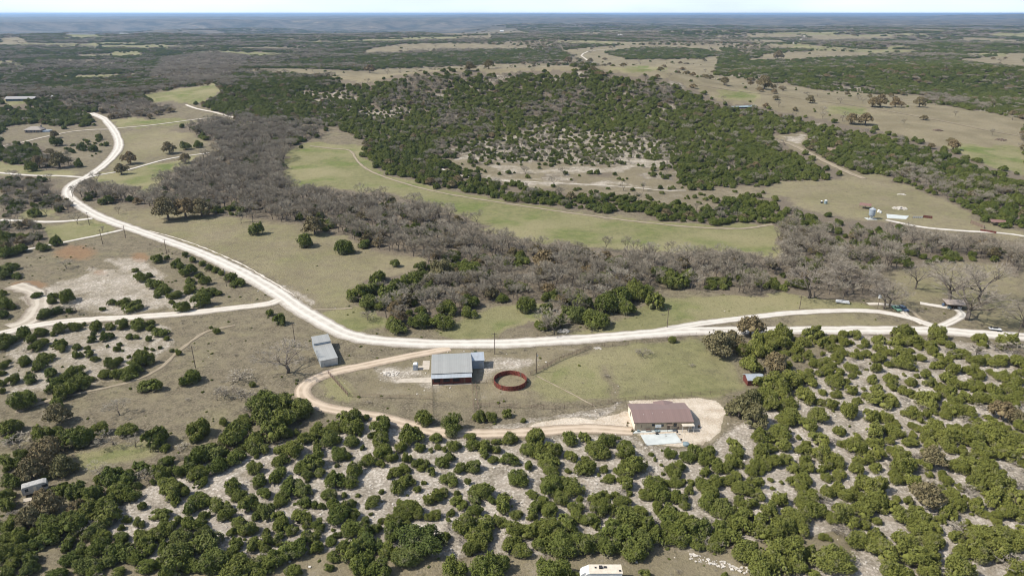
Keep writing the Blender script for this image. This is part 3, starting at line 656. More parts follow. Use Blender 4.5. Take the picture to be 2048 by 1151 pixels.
# ------------------------------------------------------------------ materials of built things
def ribbed(name, c, pitch=.3, rough=.45, metal=.35, axis=0, stain=(.30,.27,.24), amt=.25):
    m = NT(name, rough, .4); m.b.inputs['Metallic'].default_value = metal; O = m.obj()
    s = m.n('ShaderNodeSeparateXYZ'); m.l(O, s.inputs[0]); w = m.math('PINGPONG', s.outputs[axis], pitch)
    rib = m.rng(w, pitch*.72, pitch*.95)
    n1 = m.noise(O, .5, 5, .6); cc = m.mix(m.rng(n1, .45, .75, 0, amt), c, stain)
    wn = m.n('ShaderNodeTexWhiteNoise', noise_dimensions='1D'); m.l(m.math('FLOOR', m.math('MULTIPLY', s.outputs[axis], 1.05)), wn.inputs['W'])
    cc = m.mix(m.math('MULTIPLY', wn.outputs['Value'], .30), cc, tuple(x*.72 for x in c))
    cc = m.mix(m.math('MULTIPLY', rib, .22), cc, tuple(x*.55 for x in c))
    m.color(cc).bump(rib, .6, .03); return m.m
M_ROOF = ribbed('grey_roof_metal', (.385, .380, .350), .32)
M_GALV = ribbed('galvanised_metal', (.46, .49, .51), .25, .4, .4)
M_GALVY = ribbed('galvanised_wall', (.40, .43, .45), .25, .4, .4, 1)
M_WALLB = ribbed('blue_grey_wall', (.33, .38, .44), .25, .5, .3)
M_ROOFB = ribbed('brown_roof_metal', (.235, .160, .138), .3, .45, .2, 0, (.24,.16,.14), .3)
M_RED = ribbed('rust_red_wall', (.125, .034, .026), .28, .6, .1, 0, (.10,.03,.025), .5)
M_TANW = ribbed('tan_wall', (.46, .37, .26), .28, .6, .05, 0, (.36,.27,.17), .25)
M_TANLIT = plain('tan_wall_lit', (.62, .55, .44), .7, .08)  # paler copy of the tan wall: sunlight on the end walls put into the colour
M_CONC = plain('pale_concrete', (.43, .45, .43), .9, .10, .35, .15)
M_CONC2 = plain('tan_concrete', (.40, .35, .285), .9, .12, .6, .15)
M_DARK = plain('dark_opening', (.02, .02, .022), .5, .2)
M_GLASS = plain('window_glass', (.03, .04, .05), .12, .2, 2, .6)
M_WHITE = plain('white_paint', (.62, .62, .60), .45, .06, 3, .4)
M_CREAM = plain('cream_roof', (.52, .46, .37), .6, .10, 1.2, .3)
M_WOOD = plain('weathered_wood', (.16, .12, .09), .9, .3, 5)
M_POLE = plain('creosote_pole', (.11, .085, .065), .9, .3, 4)
M_STEEL = plain('rusty_pipe', (.13, .085, .065), .8, .3, 5)
M_TEAL = plain('blue_grey_tank', (.17, .22, .235), .5, .15, 2)
M_BLUE = plain('blue_paint', (.055, .085, .14), .3, .1, 2, .5)
M_GREEN = plain('faded_green_paint', (.14, .26, .18), .5, .15, 2)
M_BLACK = plain('black_rubber', (.025, .025, .027), .8, .2)
M_STONE = plain('grey_stone_wall', (.24, .20, .175), .9, .3, 1.5)
M_ROCK = plain('limestone_rock', (.46, .42, .365), .95, .25, 1.5, .1)
M_TERRA = plain('terracotta', (.16, .10, .07), .8, .2)
PI = math.pi
def frame_rz(a, b): return math.atan2(b.y-a.y, b.x-a.x)
def gable(mb, x0, x1, y0, y1, e, r, t=.12):
    """low gable roof shell, ridge along x"""
    ym = (y0+y1)/2
    mb.prism([(y0, e), (ym, r), (y1, e), (y1, e+t), (ym, r+t), (y0, e+t)], 'x', x0, x1); return mb
def window(w, x, y, z, sx, sz, axis='x', parent=None, mat=None):
    f = MB()
    if axis == 'x':
        f.box(x-.07, x+sx+.07, y-.06, y-.003, z-.07, z); f.box(x-.07, x+sx+.07, y-.06, y-.003, z+sz, z+sz+.07)
        f.box(x-.07, x, y-.06, y-.003, z, z+sz); f.box(x+sx, x+sx+.07, y-.06, y-.003, z, z+sz)
        g = MB().box(x, x+sx, y-.035, y-.003, z, z+sz)
    else:
        f.box(x-.06, x-.003, y-.07, y+sx+.07, z-.07, z); f.box(x-.06, x-.003, y-.07, y+sx+.07, z+sz, z+sz+.07)
        f.box(x-.06, x-.003, y-.07, y, z, z+sz); f.box(x-.06, x-.003, y+sx, y+sx+.07, z, z+sz)
        g = MB().box(x-.035, x-.003, y, y+sx, z, z+sz)
    fo = f.build('window', mat or M_WHITE, parent); g.build('pane', M_GLASS, fo); return fo
# ------------------------------------------------------------------ tan house
A = at(1268.6, 860); B = at(1383, 856); rz = frame_rz(A, B)-.02; W_ = (B-A).length; D_ = 10.4
h = empty('tan_house', A, rz, 'long tan metal house with a brown roof beside the concrete court', 'house')
for a_, b_ in ((0, .15), (W_-.15, W_)): MB().prism([(0, -.3), (0, 2.82), (D_/2, 3.95), (D_, 2.82), (D_, -.3)], 'x', a_, b_).build('end_wall', M_TANLIT, h)
for a_, b_ in ((0, .15), (D_-.15, D_)): MB().box(.15, W_-.15, a_, b_, -.3, 2.82).build('wall', M_TANW, h)
w = h
r = gable(MB(), -.35, W_+.35, -.45, D_+.45, 2.86, 4.06); ro = r.build('roof', M_ROOFB, h)
MB().box(-.36, W_+.36, -.50, -.452, 2.76, 3.0).build('fascia', M_WOOD, ro)
g = MB(); g.prism([(8.2, 2.9), (11.4, 3.45), (14.6, 2.9)], 'y', D_*.80, D_+1.5); g.build('porch_roof', M_ROOFB, ro)
for x in (3.2, 6.1, 9.4): MB().tube((x, 2.6+x*.12, 3.3), (x, 2.6+x*.12, 3.95), .06, .06, 8).build('vent_pipe', M_WHITE, ro)
window(w, 5.4, 0, 1.5, .8, .7, 'x', h, M_WOOD); window(w, 8.2, 0, 1.3, .8, .7, 'x', h, M_WOOD); window(w, 12.2, 0, 1.1, .9, 1.2, 'x', h, M_WOOD); window(w, 0, 6.2, 1.2, .9, 1.2, 'y', h, M_WOOD)
dr = MB().box(10.1, 11.1, -.04, -.003, 0, 2.1).build('door', M_WOOD, h); MB().box(10.2, 10.26, -.09, -.041, .95, 1.1).build('handle', M_STEEL, dr)
MB().box(2.1, 2.25, -.05, -.003, 1.0, 1.9).build('meter_box', M_WOOD, h); MB().box(13.4, 13.9, -.25, -.003, .1, 1.0).build('meter_box', M_WOOD, h)
MB().box(9.9, 11.5, -1.3, -.02, 2.25, 2.33).box(9.95, 10.03, -1.25, -1.17, -.1, 2.25).box(11.37, 11.45, -1.25, -1.17, -.1, 2.25).build('door_canopy', M_WOOD, h)
MB().box(14.4, W_+.2, -1.9, -.52, 2.35, 2.45).build('porch_awning', M_CREAM, h)
for x in (14.5, 16.4, W_): MB().box(x, x+.1, -1.85, -1.75, -.05, 2.35).build('porch_post', M_WHITE, h)
# slabs of concrete in front
def slab(name, pts, mat, label, cat, z0=.0, t=.12):
    P = [at(*p) for p in pts]; c = sum(P, Vector((0, 0, 0)))/len(P); b = MB(); n = len(P)
    b.poly([(p.x-c.x, p.y-c.y, p.z-c.z+t+z0) for p in P]+[(p.x-c.x, p.y-c.y, p.z-c.z-.4) for p in P], [tuple(range(n)), tuple(range(n, 2*n))[::-1]]+[(i, n+i, n+(i+1) % n, (i+1) % n) for i in range(n)])
    o = b.build(name, mat); o.location = c; return tag(o, label, cat, kind=None if cat != 'pavement' else 'structure')
slab('concrete_court', [(1293, 890.5), (1364, 885), (1351, 865.5), (1281, 869.5)], M_CONC, 'pale concrete court in front of the tan house', 'pavement')
slab('porch_slab', [(1354, 864), (1403, 859.5), (1399, 851), (1384, 853), (1352, 858)], M_CONC2, 'smaller concrete porch slab at the corner of the tan house', 'pavement', 0, .09)
slab('apron_slab', [(1266, 866), (1354, 861.5), (1352, 858), (1270, 861)], M_CONC, 'narrow concrete strip along the house wall', 'pavement', 0, .06)
# basketball hoop
p = at(1314, 868, .12); k = empty('basketball_hoop', p, 0, 'basketball hoop on a pole at the edge of the concrete court', 'basketball hoop')
MB().tube((0, 0, 0), (0, 0, 2.9), .06, .05, 8).tube((0, 0, 2.7), (0, -.6, 3.0), .04, .04, 6).build('pole', M_STEEL, k); MB().box(-.9, .9, -.68, -.62, 2.75, 3.75).build('backboard', M_WHITE, k)
MB().box(-.45, .45, -.3, .5, 0, .25).build('base', M_BLACK, k)
rim = MB(); 
for i in range(12): rim.tube((.23*math.cos(i*PI/6), -.93+.23*math.sin(i*PI/6), 3.0), (.23*math.cos((i+1)*PI/6), -.93+.23*math.sin((i+1)*PI/6), 3.0), .012, .012, 4)
rim.build('rim', M_RED, k)
def grill(u, v, label):
    p = at(u, v, .1); k = empty('grill', p, .4, label, 'grill')
    MB().lathe([(.12, .62), (.28, .72), (.30, .86), (.30, .90)], 14).build('bowl', M_BLACK, k); MB().lathe([(.30, .90), (.26, 1.03), (.10, 1.12), (.02, 1.13)], 14).build('lid', M_BLACK, k)
    for a in (0, 2.1, 4.2): MB().tube((.1*math.cos(a), .1*math.sin(a), .66), (.28*math.cos(a), .28*math.sin(a), 0), .02, .02, 5).build('leg', M_BLACK, k)
grill(1354, 868.5, 'black kettle grill in the middle of the slab edge'); grill(1362, 883.5, 'black kettle grill at the outer corner of the concrete court')
p = at(1372, 889); k = empty('water_tank', p, 0, 'low round blue grey tank just off the concrete court corner', 'tank')
MB().lathe([(.95, -.1), (.98, .05), (.98, .55), (.93, .60)], 26).build('wall', M_TEAL, k); MB().lathe([(.93, .601), (.6, .72), (.2, .78), (.03, .78)], 26).build('lid', M_TEAL, k)
for i, (u, v, s, lb) in enumerate([(1255.5, 846, .35, 'dark potted shrub by the gable wall, upper one'), (1254, 851, .3, 'dark potted shrub by the gable wall, middle one'), (1264, 862.5, .45, 'dark potted shrub at the house corner'), (1398, 854, .45, 'dark pot at the outer corner of the porch slab')]):
    p = at(u, v); k = empty('potted_plant', p, i, lb, 'potted plant', 'pots round the tan house')
    MB().lathe([(.16*s/.35, -.05), (.22*s/.35, .35*s/.35), (.20*s/.35, .36*s/.35)], 10).build('pot', M_TERRA, k); link('foliage', SHRUB[i % 2][0] if False else JUN[i][0], k).scale = (s*2.0, s*2.0, s*1.7)
    k.children[-1].location = (0, 0, .3*s/.35)
# small bright items along the house wall
for i, (x, mt, nm, lb, ct) in enumerate([(1.1, M_TEAL, 'plastic_tub', 'teal plastic tub at the house corner', 'tub'), (4.2, M_WOOD, 'garden_bench', 'wooden bench against the tan wall', 'bench'), (6.9, M_TEAL, 'wading_pool', 'pale blue wading pool beside the tan wall', 'pool')]):
    q = MB()
    if nm == 'garden_bench': q.box(-.7, .7, -.2, .2, .4, .46).box(-.65, -.58, -.2, .2, 0, .4).box(.58, .65, -.2, .2, 0, .4).box(-.7, .7, .16, .2, .46, .85)
    elif nm == 'wading_pool': q.lathe([(.75, .0), (.85, .28), (.80, .28), (.72, .08)], 18)
    else: q.prism([(-.3, 0), (.3, 0), (.38, .45), (-.38, .45)], 'y', -.28, .28)
    o = q.build(nm, mt); v_ = Vector((x, -.75, .10)); v_.rotate(h.rotation_euler); o.location = Vector(A)+v_; o.rotation_euler = (0, 0, rz); tag(o, lb, ct)
# ------------------------------------------------------------------ grey barn
A = at(864.6, 770.3); B = at(943.6, 766.8); rz = frame_rz(A, B); W_ = (B-A).length; D_ = 16.0
b = empty('grey_barn', A, rz, 'grey metal roofed barn with a rust red front beside the round pen', 'barn')
MB().box(.1, W_-.1, .55, .75, -.3, 2.93).build('front_wall', M_RED, b)
for a_, b_ in ((0, .1), (W_-.1, W_)): MB().prism([(.55, -.3), (.55, 2.93), (1.6, 3.2), (1.61, 3.5), (D_/2+.8, 4.85), (D_, 3.5), (D_, -.3)], 'x', a_, b_).build('side_wall', M_WALLB, b)
MB().box(.1, W_-.1, D_-.12, D_, -.3, 3.5).build('back_wall', M_WALLB, b)
gable(MB(), -.25, W_+.35, 1.5, D_+.4, 3.62, 4.98, .10).build('roof', M_ROOF, b)
MB().prism([(-.35, 2.75), (1.75, 3.35), (1.75, 3.43), (-.35, 2.83)], 'x', -.3, W_+.1).build('front_awning', M_GALV, b)
for x in (.0, 3.4, 6.8, 10.2, W_-.15): MB().box(x, x+.15, -.25, -.1, -.2, 2.75).build('post', M_STEEL, b)
for x in (.6, 3.9, 7.3): MB().box(x, x+2.2, .50, .549, .9, 2.2).build('stall_opening', M_DARK, b)
MB().box(10.9, 11.5, .49, .549, .0, 2.3).build('stall_door', M_TERRA, b)
MB().box(.1, W_-.1, -.45, .5, -.25, .06).build('floor_slab', M_CONC2, b)
e = MB(); e.box(W_+.02, W_+4.9, D_-5.2, D_-.3, -.3, 3.3); e.build('side_room', M_WALLB, b)
rr = MB(); rr.prism([(D_-5.5, 3.32), (D_+.1, 3.95), (D_+.1, 4.03), (D_-5.5, 3.40)], 'x', W_+.36, W_+5.1); rr.build('side_roof', M_GALV, b)
dd = MB().box(W_+3.2, W_+4.3, D_-5.26, D_-5.203, -.0, 2.2).build('side_door', M_GALVY, b); MB().box(W_+3.3, W_+3.36, D_-5.32, D_-5.261, 1.0, 1.15).build('handle', M_BLACK, dd)
slab('barn_slab', [(837, 738.5), (858.5, 738.5), (860, 721), (846, 721), (845, 731), (837, 731.5)], M_CONC2, 'tan concrete pad between the barn and the booth', 'pavement', 0, .06)
slab('white_apron', [(790, 764), (863, 764.5), (863, 754), (800, 757)], M_CONC2, 'white caliche apron at the side of the barn', 'pavement', 0, .03)
# portable booth
p = at(831.5, 738); k = empty('booth', p, 0, 'small blue grey booth with a white roof beside the barn', 'booth')
MB().box(-.8, .8, -.8, .8, -.1, 2.1).build('cabin', M_WALLB, k); MB().prism([(-.9, 2.1), (.9, 2.1), (.55, 2.45), (-.55, 2.45)], 'y', -.9, .9).build('roof', M_WHITE, k)
q = MB().box(-.45, .45, -.84, -.801, .02, 1.95).build('door', M_WALLB, k); MB().box(.3, .36, -.88, -.841, .95, 1.1).build('handle', M_BLACK, q)
# round pen
p = at(1020.5, 765); k = empty('round_pen', p, 0, 'round rust red sheet metal pen beside the grey barn', 'round pen'); R = 5.75
ring = MB(); n = 48
for i in range(n):
    if i == 6: continue
    a0 = 2*PI*i/n; a1 = 2*PI*(i+1)/n; P0 = (math.cos(a0), math.sin(a0)); P1 = (math.cos(a1), math.sin(a1))
    ring.poly([(P0[0]*R, P0[1]*R, -.1), (P1[0]*R, P1[1]*R, -.1), (P1[0]*R, P1[1]*R, 1.75), (P0[0]*R, P0[1]*R, 1.75), (P0[0]*(R-.12), P0[1]*(R-.12), -.1), (P1[0]*(R-.12), P1[1]*(R-.12), -.1), (P1[0]*(R-.12), P1[1]*(R-.12), 1.75), (P0[0]*(R-.12), P0[1]*(R-.12), 1.75)],
              [(0,1,2,3),(5,4,7,6),(3,2,6,7),(0,4,5,1),(0,3,7,4),(1,5,6,2)])
M_PEN = plain('pen_red', (.14, .036, .026), .7, .6, 1.6); ring.build('panel_ring', M_PEN, k)
for i in range(0, n, 4): a = 2*PI*i/n; MB().tube(((R+.08)*math.cos(a), (R+.08)*math.sin(a), -.2), ((R+.08)*math.cos(a), (R+.08)*math.sin(a), 1.85), .05, .05, 6).build('post', M_STEEL, k)
a = 2*PI*6.5/n; MB().box(-.04, .04, -.42, .42, .1, 1.6).build('gate', M_STEEL, k, loc=(R*math.cos(a), R*math.sin(a), 0), rz=a+.5)
# ------------------------------------------------------------------ silver metal shed
A = at(642, 734.2); B = at(676.5, 728.5); rz = frame_rz(A, B)+.03; W_ = (B-A).length; D_ = 18.6
s = empty('metal_shed', A, rz, 'long silver metal shed with a raised end beside the main road', 'shed')
MB().box(0, W_, 0, 13.4, -.3, 2.6).build('body', M_GALV, s); MB().box(0, W_, 13.4, D_, -.3, 3.5).build('raised_body', M_WALLB, s)
MB().prism([(-.15, 2.62), (W_+.15, 2.72), (W_+.15, 2.80), (-.15, 2.70)], 'y', -.2, 13.39).build('roof', M_ROOF, s)
MB().prism([(13.25, 3.52), (D_+.2, 4.1), (D_+.2, 4.18), (13.25, 3.60)], 'x', -.15, W_+.15).build('raised_roof', M_ROOF, s)
q = MB().box(1.2, 3.9, -.06, -.003, -.0, 2.3).build('sliding_door', M_GALVY, s); MB().box(1.3, 1.36, -.12, -.061, 1.0, 1.3).build('handle', M_BLACK, q)
# small red shed
A = at(1494.5, 771); s = empty('red_shed', A, .05, 'small shed with a rust red side and grey roof at the edge of the junipers', 'shed')
MB().box(0, 5.6, 0, 4.2, -.3, 2.2).prism([(0, 2.2), (2.1, 3.1), (4.2, 2.2)], 'x', 0, 5.6).build('body', M_RED, s)
gable(MB(), -.3, 5.9, -.4, 4.6, 2.16, 3.2, .08).build('roof', M_GALV, s); MB().box(1.2, 2.4, -.05, -.003, 0, 2.0).build('door', M_TERRA, s)
# ------------------------------------------------------------------ trailers
k = empty('travel_trailer', (15.4, 120.6, ground(20, 122)), .0, 'long cream roofed travel trailer with a white rounded nose', 'trailer')
b = MB(); b.prism([(2.0, .7), (9.3, .55), (9.35, 3.30), (2.0, 3.30)], 'y', 0, 2.65); b.build('body', M_WHITE, k)
nose = MB(); prof = [(0.0, 1.5), (.15, 2.5), (.7, 3.05), (1.4, 3.25), (1.998, 3.30), (1.998, .9), (.6, 1.0)]
nose.prism(prof, 'y', .35, 2.3); nose.prism([(.9, 1.2), (1.3, 3.0), (1.998, 3.28), (1.998, .92)], 'y', .02, .349); nose.prism([(.9, 1.2), (1.3, 3.0), (1.998, 3.28), (1.998, .92)], 'y', 2.301, 2.63); nose.build('nose_cap', M_WHITE, k)
rt = MB().box(1.95, 9.45, -.06, 2.71, 3.303, 3.36).build('roof', M_CREAM, k)
for x, y, sx, sy, hh in ((3.3, 1.5, .4, .4, .12), (4.3, 1.3, .75, .8, .32), (5.4, 1.5, .65, .55, .15), (8.7, .5, .45, .45, .12)): MB().box(x, x+sx, y, y+sy, 3.361, 3.361+hh).build('roof_vent', M_BLACK, rt)
for x in (5.6, 6.6):
    for y in (.05, 2.35): q = MB().lathe([(.38, 0), (.38, .25)], 16); o = q.build('wheel', M_BLACK, k); o.rotation_euler = (PI/2, 0, 0); o.location = (x, y+.25, .36)
window(b, 8.1, 0, 1.9, .7, .6, 'x', k, M_BLACK); window(b, 3.0, 0, 1.9, 1.0, .6, 'x', k, M_BLACK); window(b, 5.0, 0, 1.9, .8, .6, 'x', k, M_BLACK)
MB().box(6.6, 7.3, -.05, -.003, .75, 2.7).build('door', M_CREAM, k); MB().box(9.351, 9.41, .9, 1.8, .9, 2.2).build('spare_cover', M_BLACK, k)
A = at(47, 995); B = at(99, 979.5); rz = frame_rz(A, B); L_ = (B-A).length
M_OLDW = plain('dusty_white', (.31, .30, .28), .6, .2, 1.5); k = empty('caravan', A, rz, 'old white trailer half hidden under grey oaks', 'trailer')
MB().prism([(0, .6), (L_-.5, .6), (L_, 1.2), (L_-.2, 2.7), (L_-.8, 2.9), (.2, 2.9), (0, 2.5)], 'y', 0, 2.4).build('body', M_OLDW, k)
MB().box(.3, L_-.9, .1, 2.3, 2.903, 2.95).build('roof', M_OLDW, k); window(k, .8, 0, 1.6, .6, .7, 'x', k, M_BLACK); window(k, 4.6, 0, 1.6, 1.2, .6, 'x', k, M_BLACK)
for x in (3.6, 4.6): o = MB().lathe([(.34, 0), (.34, .22)], 14).build('wheel', M_BLACK, k); o.rotation_euler = (PI/2, 0, 0); o.location = (x, .24, .33)
MB().box(2.6, 3.3, -.04, -.003, .7, 2.5).build('door', M_CREAM, k)
slab('caravan_pad', [(47, 1004), (76, 998), (77, 992), (47, 997)], M_CONC2, 'pinkish tan slab below the hidden white trailer', 'pavement')
# long white trailer under the pecan, flatbed
A = at(1671, 606); B = at(1699, 609); rz = frame_rz(A, B); L_ = (B-A).length
k = empty('boat_trailer', A, rz, 'long low white covered trailer with a dark stripe under the leafless pecan', 'trailer')
MB().prism([(0, .5), (L_, .45), (L_, .95), (.3, 1.0), (0, .8)], 'y', 0, .9).build('hull', M_WHITE, k); MB().prism([(.2, .5), (L_-.1, .45), (L_-.1, .98), (.5, 1.05), (.2, .8)], 'y', 1.4, 2.3).build('hull', M_WHITE, k)
MB().box(.3, L_-.3, .901, 1.399, .7, .80).build('deck', M_BLACK, k)
for y in (-.1, 2.2): o = MB().lathe([(.30, 0), (.30, .2)], 14).build('wheel', M_BLACK, k); o.rotation_euler = (PI/2, 0, 0); o.location = (L_*.6, y+.2, .3)
A = at(1975, 661); B = at(2004, 664); rz = frame_rz(A, B); L_ = (B-A).length
k = empty('flatbed_trailer', A, rz, 'white decked flatbed trailer with dark machinery parts beside the road', 'trailer')
MB().box(.8, L_, 0, 2.2, .65, .80).build('deck', M_WHITE, k); MB().box(-.9, .8, 1.0, 1.15, .62, .72).build('tongue', M_BLACK, k)
MB().box(.8, L_, -.08, -.003, .55, .85).box(.8, L_, 2.203, 2.28, .55, .85).build('side_rail', M_BLACK, k)
MB().box(2.4, 4.0, 1.3, 1.9, .803, 1.3).build('toolbox', M_BLACK, k); MB().box(1.4, 1.9, 1.4, 2.0, .803, 1.5).build('winch', M_BLACK, k)
for x in (3.6, 4.5):
    for y in (-.38, 2.30): o = MB().lathe([(.36, 0), (.36, .26)], 14).build('wheel', M_BLACK, k); o.rotation_euler = (PI/2, 0, 0); o.location = (x, y+.27, .36)
# ------------------------------------------------------------------ parked vehicles
def car(u, v, rz, mat, label, cat, L_=4.7, Wc=1.9, Hc=1.75, pickup=False):
    k = empty('parked_pickup' if pickup else 'parked_car', at(u, v), rz, label, cat); x0 = -L_/2
    bd = MB(); bd.prism([(x0, .45), (x0+L_, .45), (x0+L_, .95), (x0+L_-.25, 1.02), (x0+L_*.68, 1.08), (x0, 1.05)], 'y', -Wc/2, Wc/2); bo = bd.build('body', mat, k)
    c0, c1 = (x0+L_*.36, x0+L_*.72) if pickup else (x0+.25, x0+L_*.74)
    MB().prism([(c0, 1.06), (c1, 1.06), (c1-.45, Hc), (c0+.2, Hc)], 'y', -Wc/2+.12, Wc/2-.12).build('cabin', M_GLASS, k)
    MB().box(c0+.25, c1-.5, -Wc/2+.15, Wc/2-.15, Hc+.003, Hc+.05).build('roof', mat, k)
    for x in (x0+.85, x0+L_-.85):
        for y in (-Wc/2-.02, Wc/2-.22): o = MB().lathe([(.34, 0), (.34, .24)], 16).build('wheel', M_BLACK, k); o.rotation_euler = (PI/2, 0, 0); o.location = (x, y+.24, .34)
    for y in (-.8, .6): MB().box(x0+L_+.003, x0+L_+.04, y, y+.22, .72, .88).build('headlight', M_WHITE, k)
car(1806, 620, -PI/2+.25, M_BLUE, 'blue car with a pale roof rack parked end on by the yard', 'car')
car(1793, 619.5, -PI/2+.1, M_GREEN, 'faded green pickup parked beside the blue car', 'pickup', 4.6, 1.85, 1.7, True)
# yard shelter, blue tank, box on pole
A = at(1893, 619); k = empty('yard_shelter', A, -.12, 'low open shelter with a weathered grey roof under the pecans', 'shelter')
MB().prism([(-.3, 2.5), (4.6, 3.1), (4.6, 3.2), (-.3, 2.6)], 'x', -.4, 8.4).build('roof', plain('weathered_tin', (.30, .25, .215), .8, .25, .8), k)
for x in (0, 2.7, 5.4, 8.0):
    for y in (0, 4.3): MB().box(x, x+.12, y, y+.12, -.2, 2.52+.10*y).build('post', M_WOOD, k)
MB().box(.2, 8.0, 4.0, 4.1, -.2, 2.9).build('back_wall', M_WOOD, k)
for x, c, nm in ((1.6, M_TEAL, 'crate'), (3.4, M_BLACK, 'crate'), (5.9, M_WHITE, 'crate')):
    q = Vector((x, 1.6, 0)); q.rotate(k.rotation_euler); o = MB().box(-.6, .6, -.45, .45, -.1, .9).box(-.65, .65, -.5, .5, .9, .98).build('storage_crate', c); o.location = Vector(A)+q
    tag(o, {1.6: 'blue grey crate under the yard shelter', 3.4: 'black crate under the yard shelter', 5.9: 'white crate under the yard shelter'}[x], 'crate', 'crates under the shelter')
o = MB().lathe([(.5, 0), (.62, .15), (.62, 1.2), (.3, 1.45), (.1, 1.5)], 16).build('water_barrel', M_BLUE); o.location = at(1886, 612); tag(o, 'blue plastic water barrel at the end of the yard shelter', 'barrel')
p = at(1755, 617); k = empty('owl_box', p, 0, 'white box on a tall dark pole beside the leafless pecans', 'nest box')
MB().tube((0, 0, -.2), (0, 0, 5.6), .12, .10, 8).build('pole', M_POLE, k); MB().box(-.45, .45, -.4, .4, 5.0, 6.1).build('box', M_WHITE, k); MB().prism([(-.55, 6.1), (.55, 6.1), (0, 6.5)], 'y', -.5, .5).build('roof', M_GALV, k)
# ------------------------------------------------------------------ silo field
p = at(1742, 437.5); k = empty('grain_bin', p, 0, 'tall galvanised grain bin with a cone roof in the tan field', 'grain bin')
MB().lathe([(.5, 1.0), (1.8, 2.6), (1.85, 6.2), (1.9, 6.25)], 28).build('body', ribbed('bin_metal', (.36, .42, .48), .3, .4, .4, 2), k); MB().lathe([(1.95, 6.253), (.3, 7.2), (.25, 7.5), (.05, 7.5)], 28).build('cone_roof', M_GALV, k)
for i in range(6): a = i*PI/3; MB().tube((1.75*math.cos(a), 1.75*math.sin(a), -.2), (1.75*math.cos(a), 1.75*math.sin(a), 2.6), .08, .08, 6).build('leg', M_STEEL, k)
MB().box(-3.2, 3.0, -2.2, 2.2, -.3, .08).build('pad', M_CONC, k)
def open_shed(u, v, rz, label, L_=6.5, D_=5):
    k = empty('pole_shed', at(u, v), rz, label, 'open shed')
    gable(MB(), -L_/2-.3, L_/2+.3, -.4, D_+.4, 2.3, 3.4, .1).build('roof', M_RUSTR, k)
    for x in (-L_/2, 0, L_/2-.15):
        for y in (0, D_-.15): MB().box(x, x+.15, y, y+.15, -.2, 2.3).build('post', M_WOOD, k)
M_RUSTR = ribbed('rusty_red_roof', (.20, .115, .095), .3, .6, .1)
open_shed(1729, 418, -.55, 'open shed with a rusty red roof above the grain bin'); open_shed(1995, 452, -.35, 'open shed with a dull red roof at the tip of the tan field', 7.5, 4.5)
def tank(u, v, r, hh, label, mat):
    k = empty('storage_tank', at(u, v), 0, label, 'tank', 'tanks in the tan field'); MB().lathe([(r, -.1), (r, hh)], 18).build('body', mat, k); MB().lathe([(r*1.03, hh+.003), (r*.2, hh+.45), (.05, hh+.5)], 18).build('lid', M_WHITE, k)
tank(1651, 407, 1.0, 2.2, 'small blue grey tank with a white lid in the tan field', M_TEAL); tank(1643, 406, .7, 1.3, 'dark low tank beside the small blue grey tank', M_BLACK); tank(1757, 424, .8, 1.2, 'small white tank beyond the grain bin', M_WHITE)
tank(1761, 425.5, .6, .9, 'smallest white tank beyond the grain bin', M_WHITE)
slab('feed_slab', [(1774, 436), (1812, 438.5), (1818, 432), (1773, 428)], M_CONC, 'long white concrete slab beside the grain bin', 'pavement')
def low_wall(name, u0, v0, u1, v1, hgt, mat, label, cat, t=.25):
    A = at(u0, v0); B = at(u1, v1); k = empty(name, A, frame_rz(A, B), label, cat); L_ = (B-A).length; z1 = B.z-A.z
    MB().poly([(0, 0, -.3), (L_, 0, z1-.3), (L_, t, z1-.3), (0, t, -.3), (0, 0, hgt), (L_, 0, z1+hgt), (L_, t, z1+hgt), (0, t, hgt)], [(0,3,2,1),(4,5,6,7),(0,1,5,4),(1,2,6,5),(2,3,7,6),(3,0,4,7)]).build('boards', mat, k)
    for i in range(6): MB().box(L_*i/5-.08, L_*i/5+.08, -.15, -.003, z1*i/5-.3, z1*i/5+hgt+.15).build('post', M_WOOD, k)
low_wall('windbreak_fence', 1941, 446, 1968, 457, 2.0, M_WOOD, 'dark solid board fence standing in the tan field', 'fence')
low_wall('cattle_pen', 1846, 435, 1864, 437, 1.6, M_RED, 'low rust red pen wall near the grain bin', 'pen'); low_wall('pipe_pen', 1825, 436, 1845, 436, 1.2, M_WHITE, 'white railed pen beside the rust red pen', 'pen', .1)
low_wall('red_panel_wall', 1960, 462, 1992, 467, 1.3, M_RED, 'long rust red panel wall beside the white drive', 'pen')
# rubble heaps and brush piles
def heap(name, u, v, r, hh, mat, label, cat, seed):
    rng = np.random.default_rng(seed); b = MB(); p = at(u, v)
    for i in range(60):
        a = rng.uniform(0, 6.28); q = r*math.sqrt(rng.uniform(0, 1)); z = hh*(1-(q/r)**2)*rng.uniform(.3, 1); s = rng.uniform(.18, .5)*r*.35; ca, sa = math.cos(a*3), math.sin(a*3)
        c = Vector((q*math.cos(a), q*math.sin(a)*.7, z)); pts = []
        for X in (-1, 1):
            for Y in (-1, 1):
                for Z in (-1, 1): pts.append((c.x+(X*ca-Y*sa)*s*rng.uniform(.6, 1), c.y+(X*sa+Y*ca)*s*rng.uniform(.6, 1), c.z+Z*s*.5*rng.uniform(.6, 1)))
        b.poly(pts, [(0,1,3,2),(4,6,7,5),(0,4,5,1),(2,3,7,6),(0,2,6,4),(1,5,7,3)])
    o = b.build(name, mat); o.location = p; return tag(o, label, cat)
heap('rubble_heap', 1803, 389, 3.0, .8, M_ROCK, 'small white rubble heap high in the tan field', 'rubble', 1); heap('rubble_heap', 1800, 417, 5.0, 1.0, M_ROCK, 'wide white rubble ring in the tan field above the slab', 'rubble', 2)
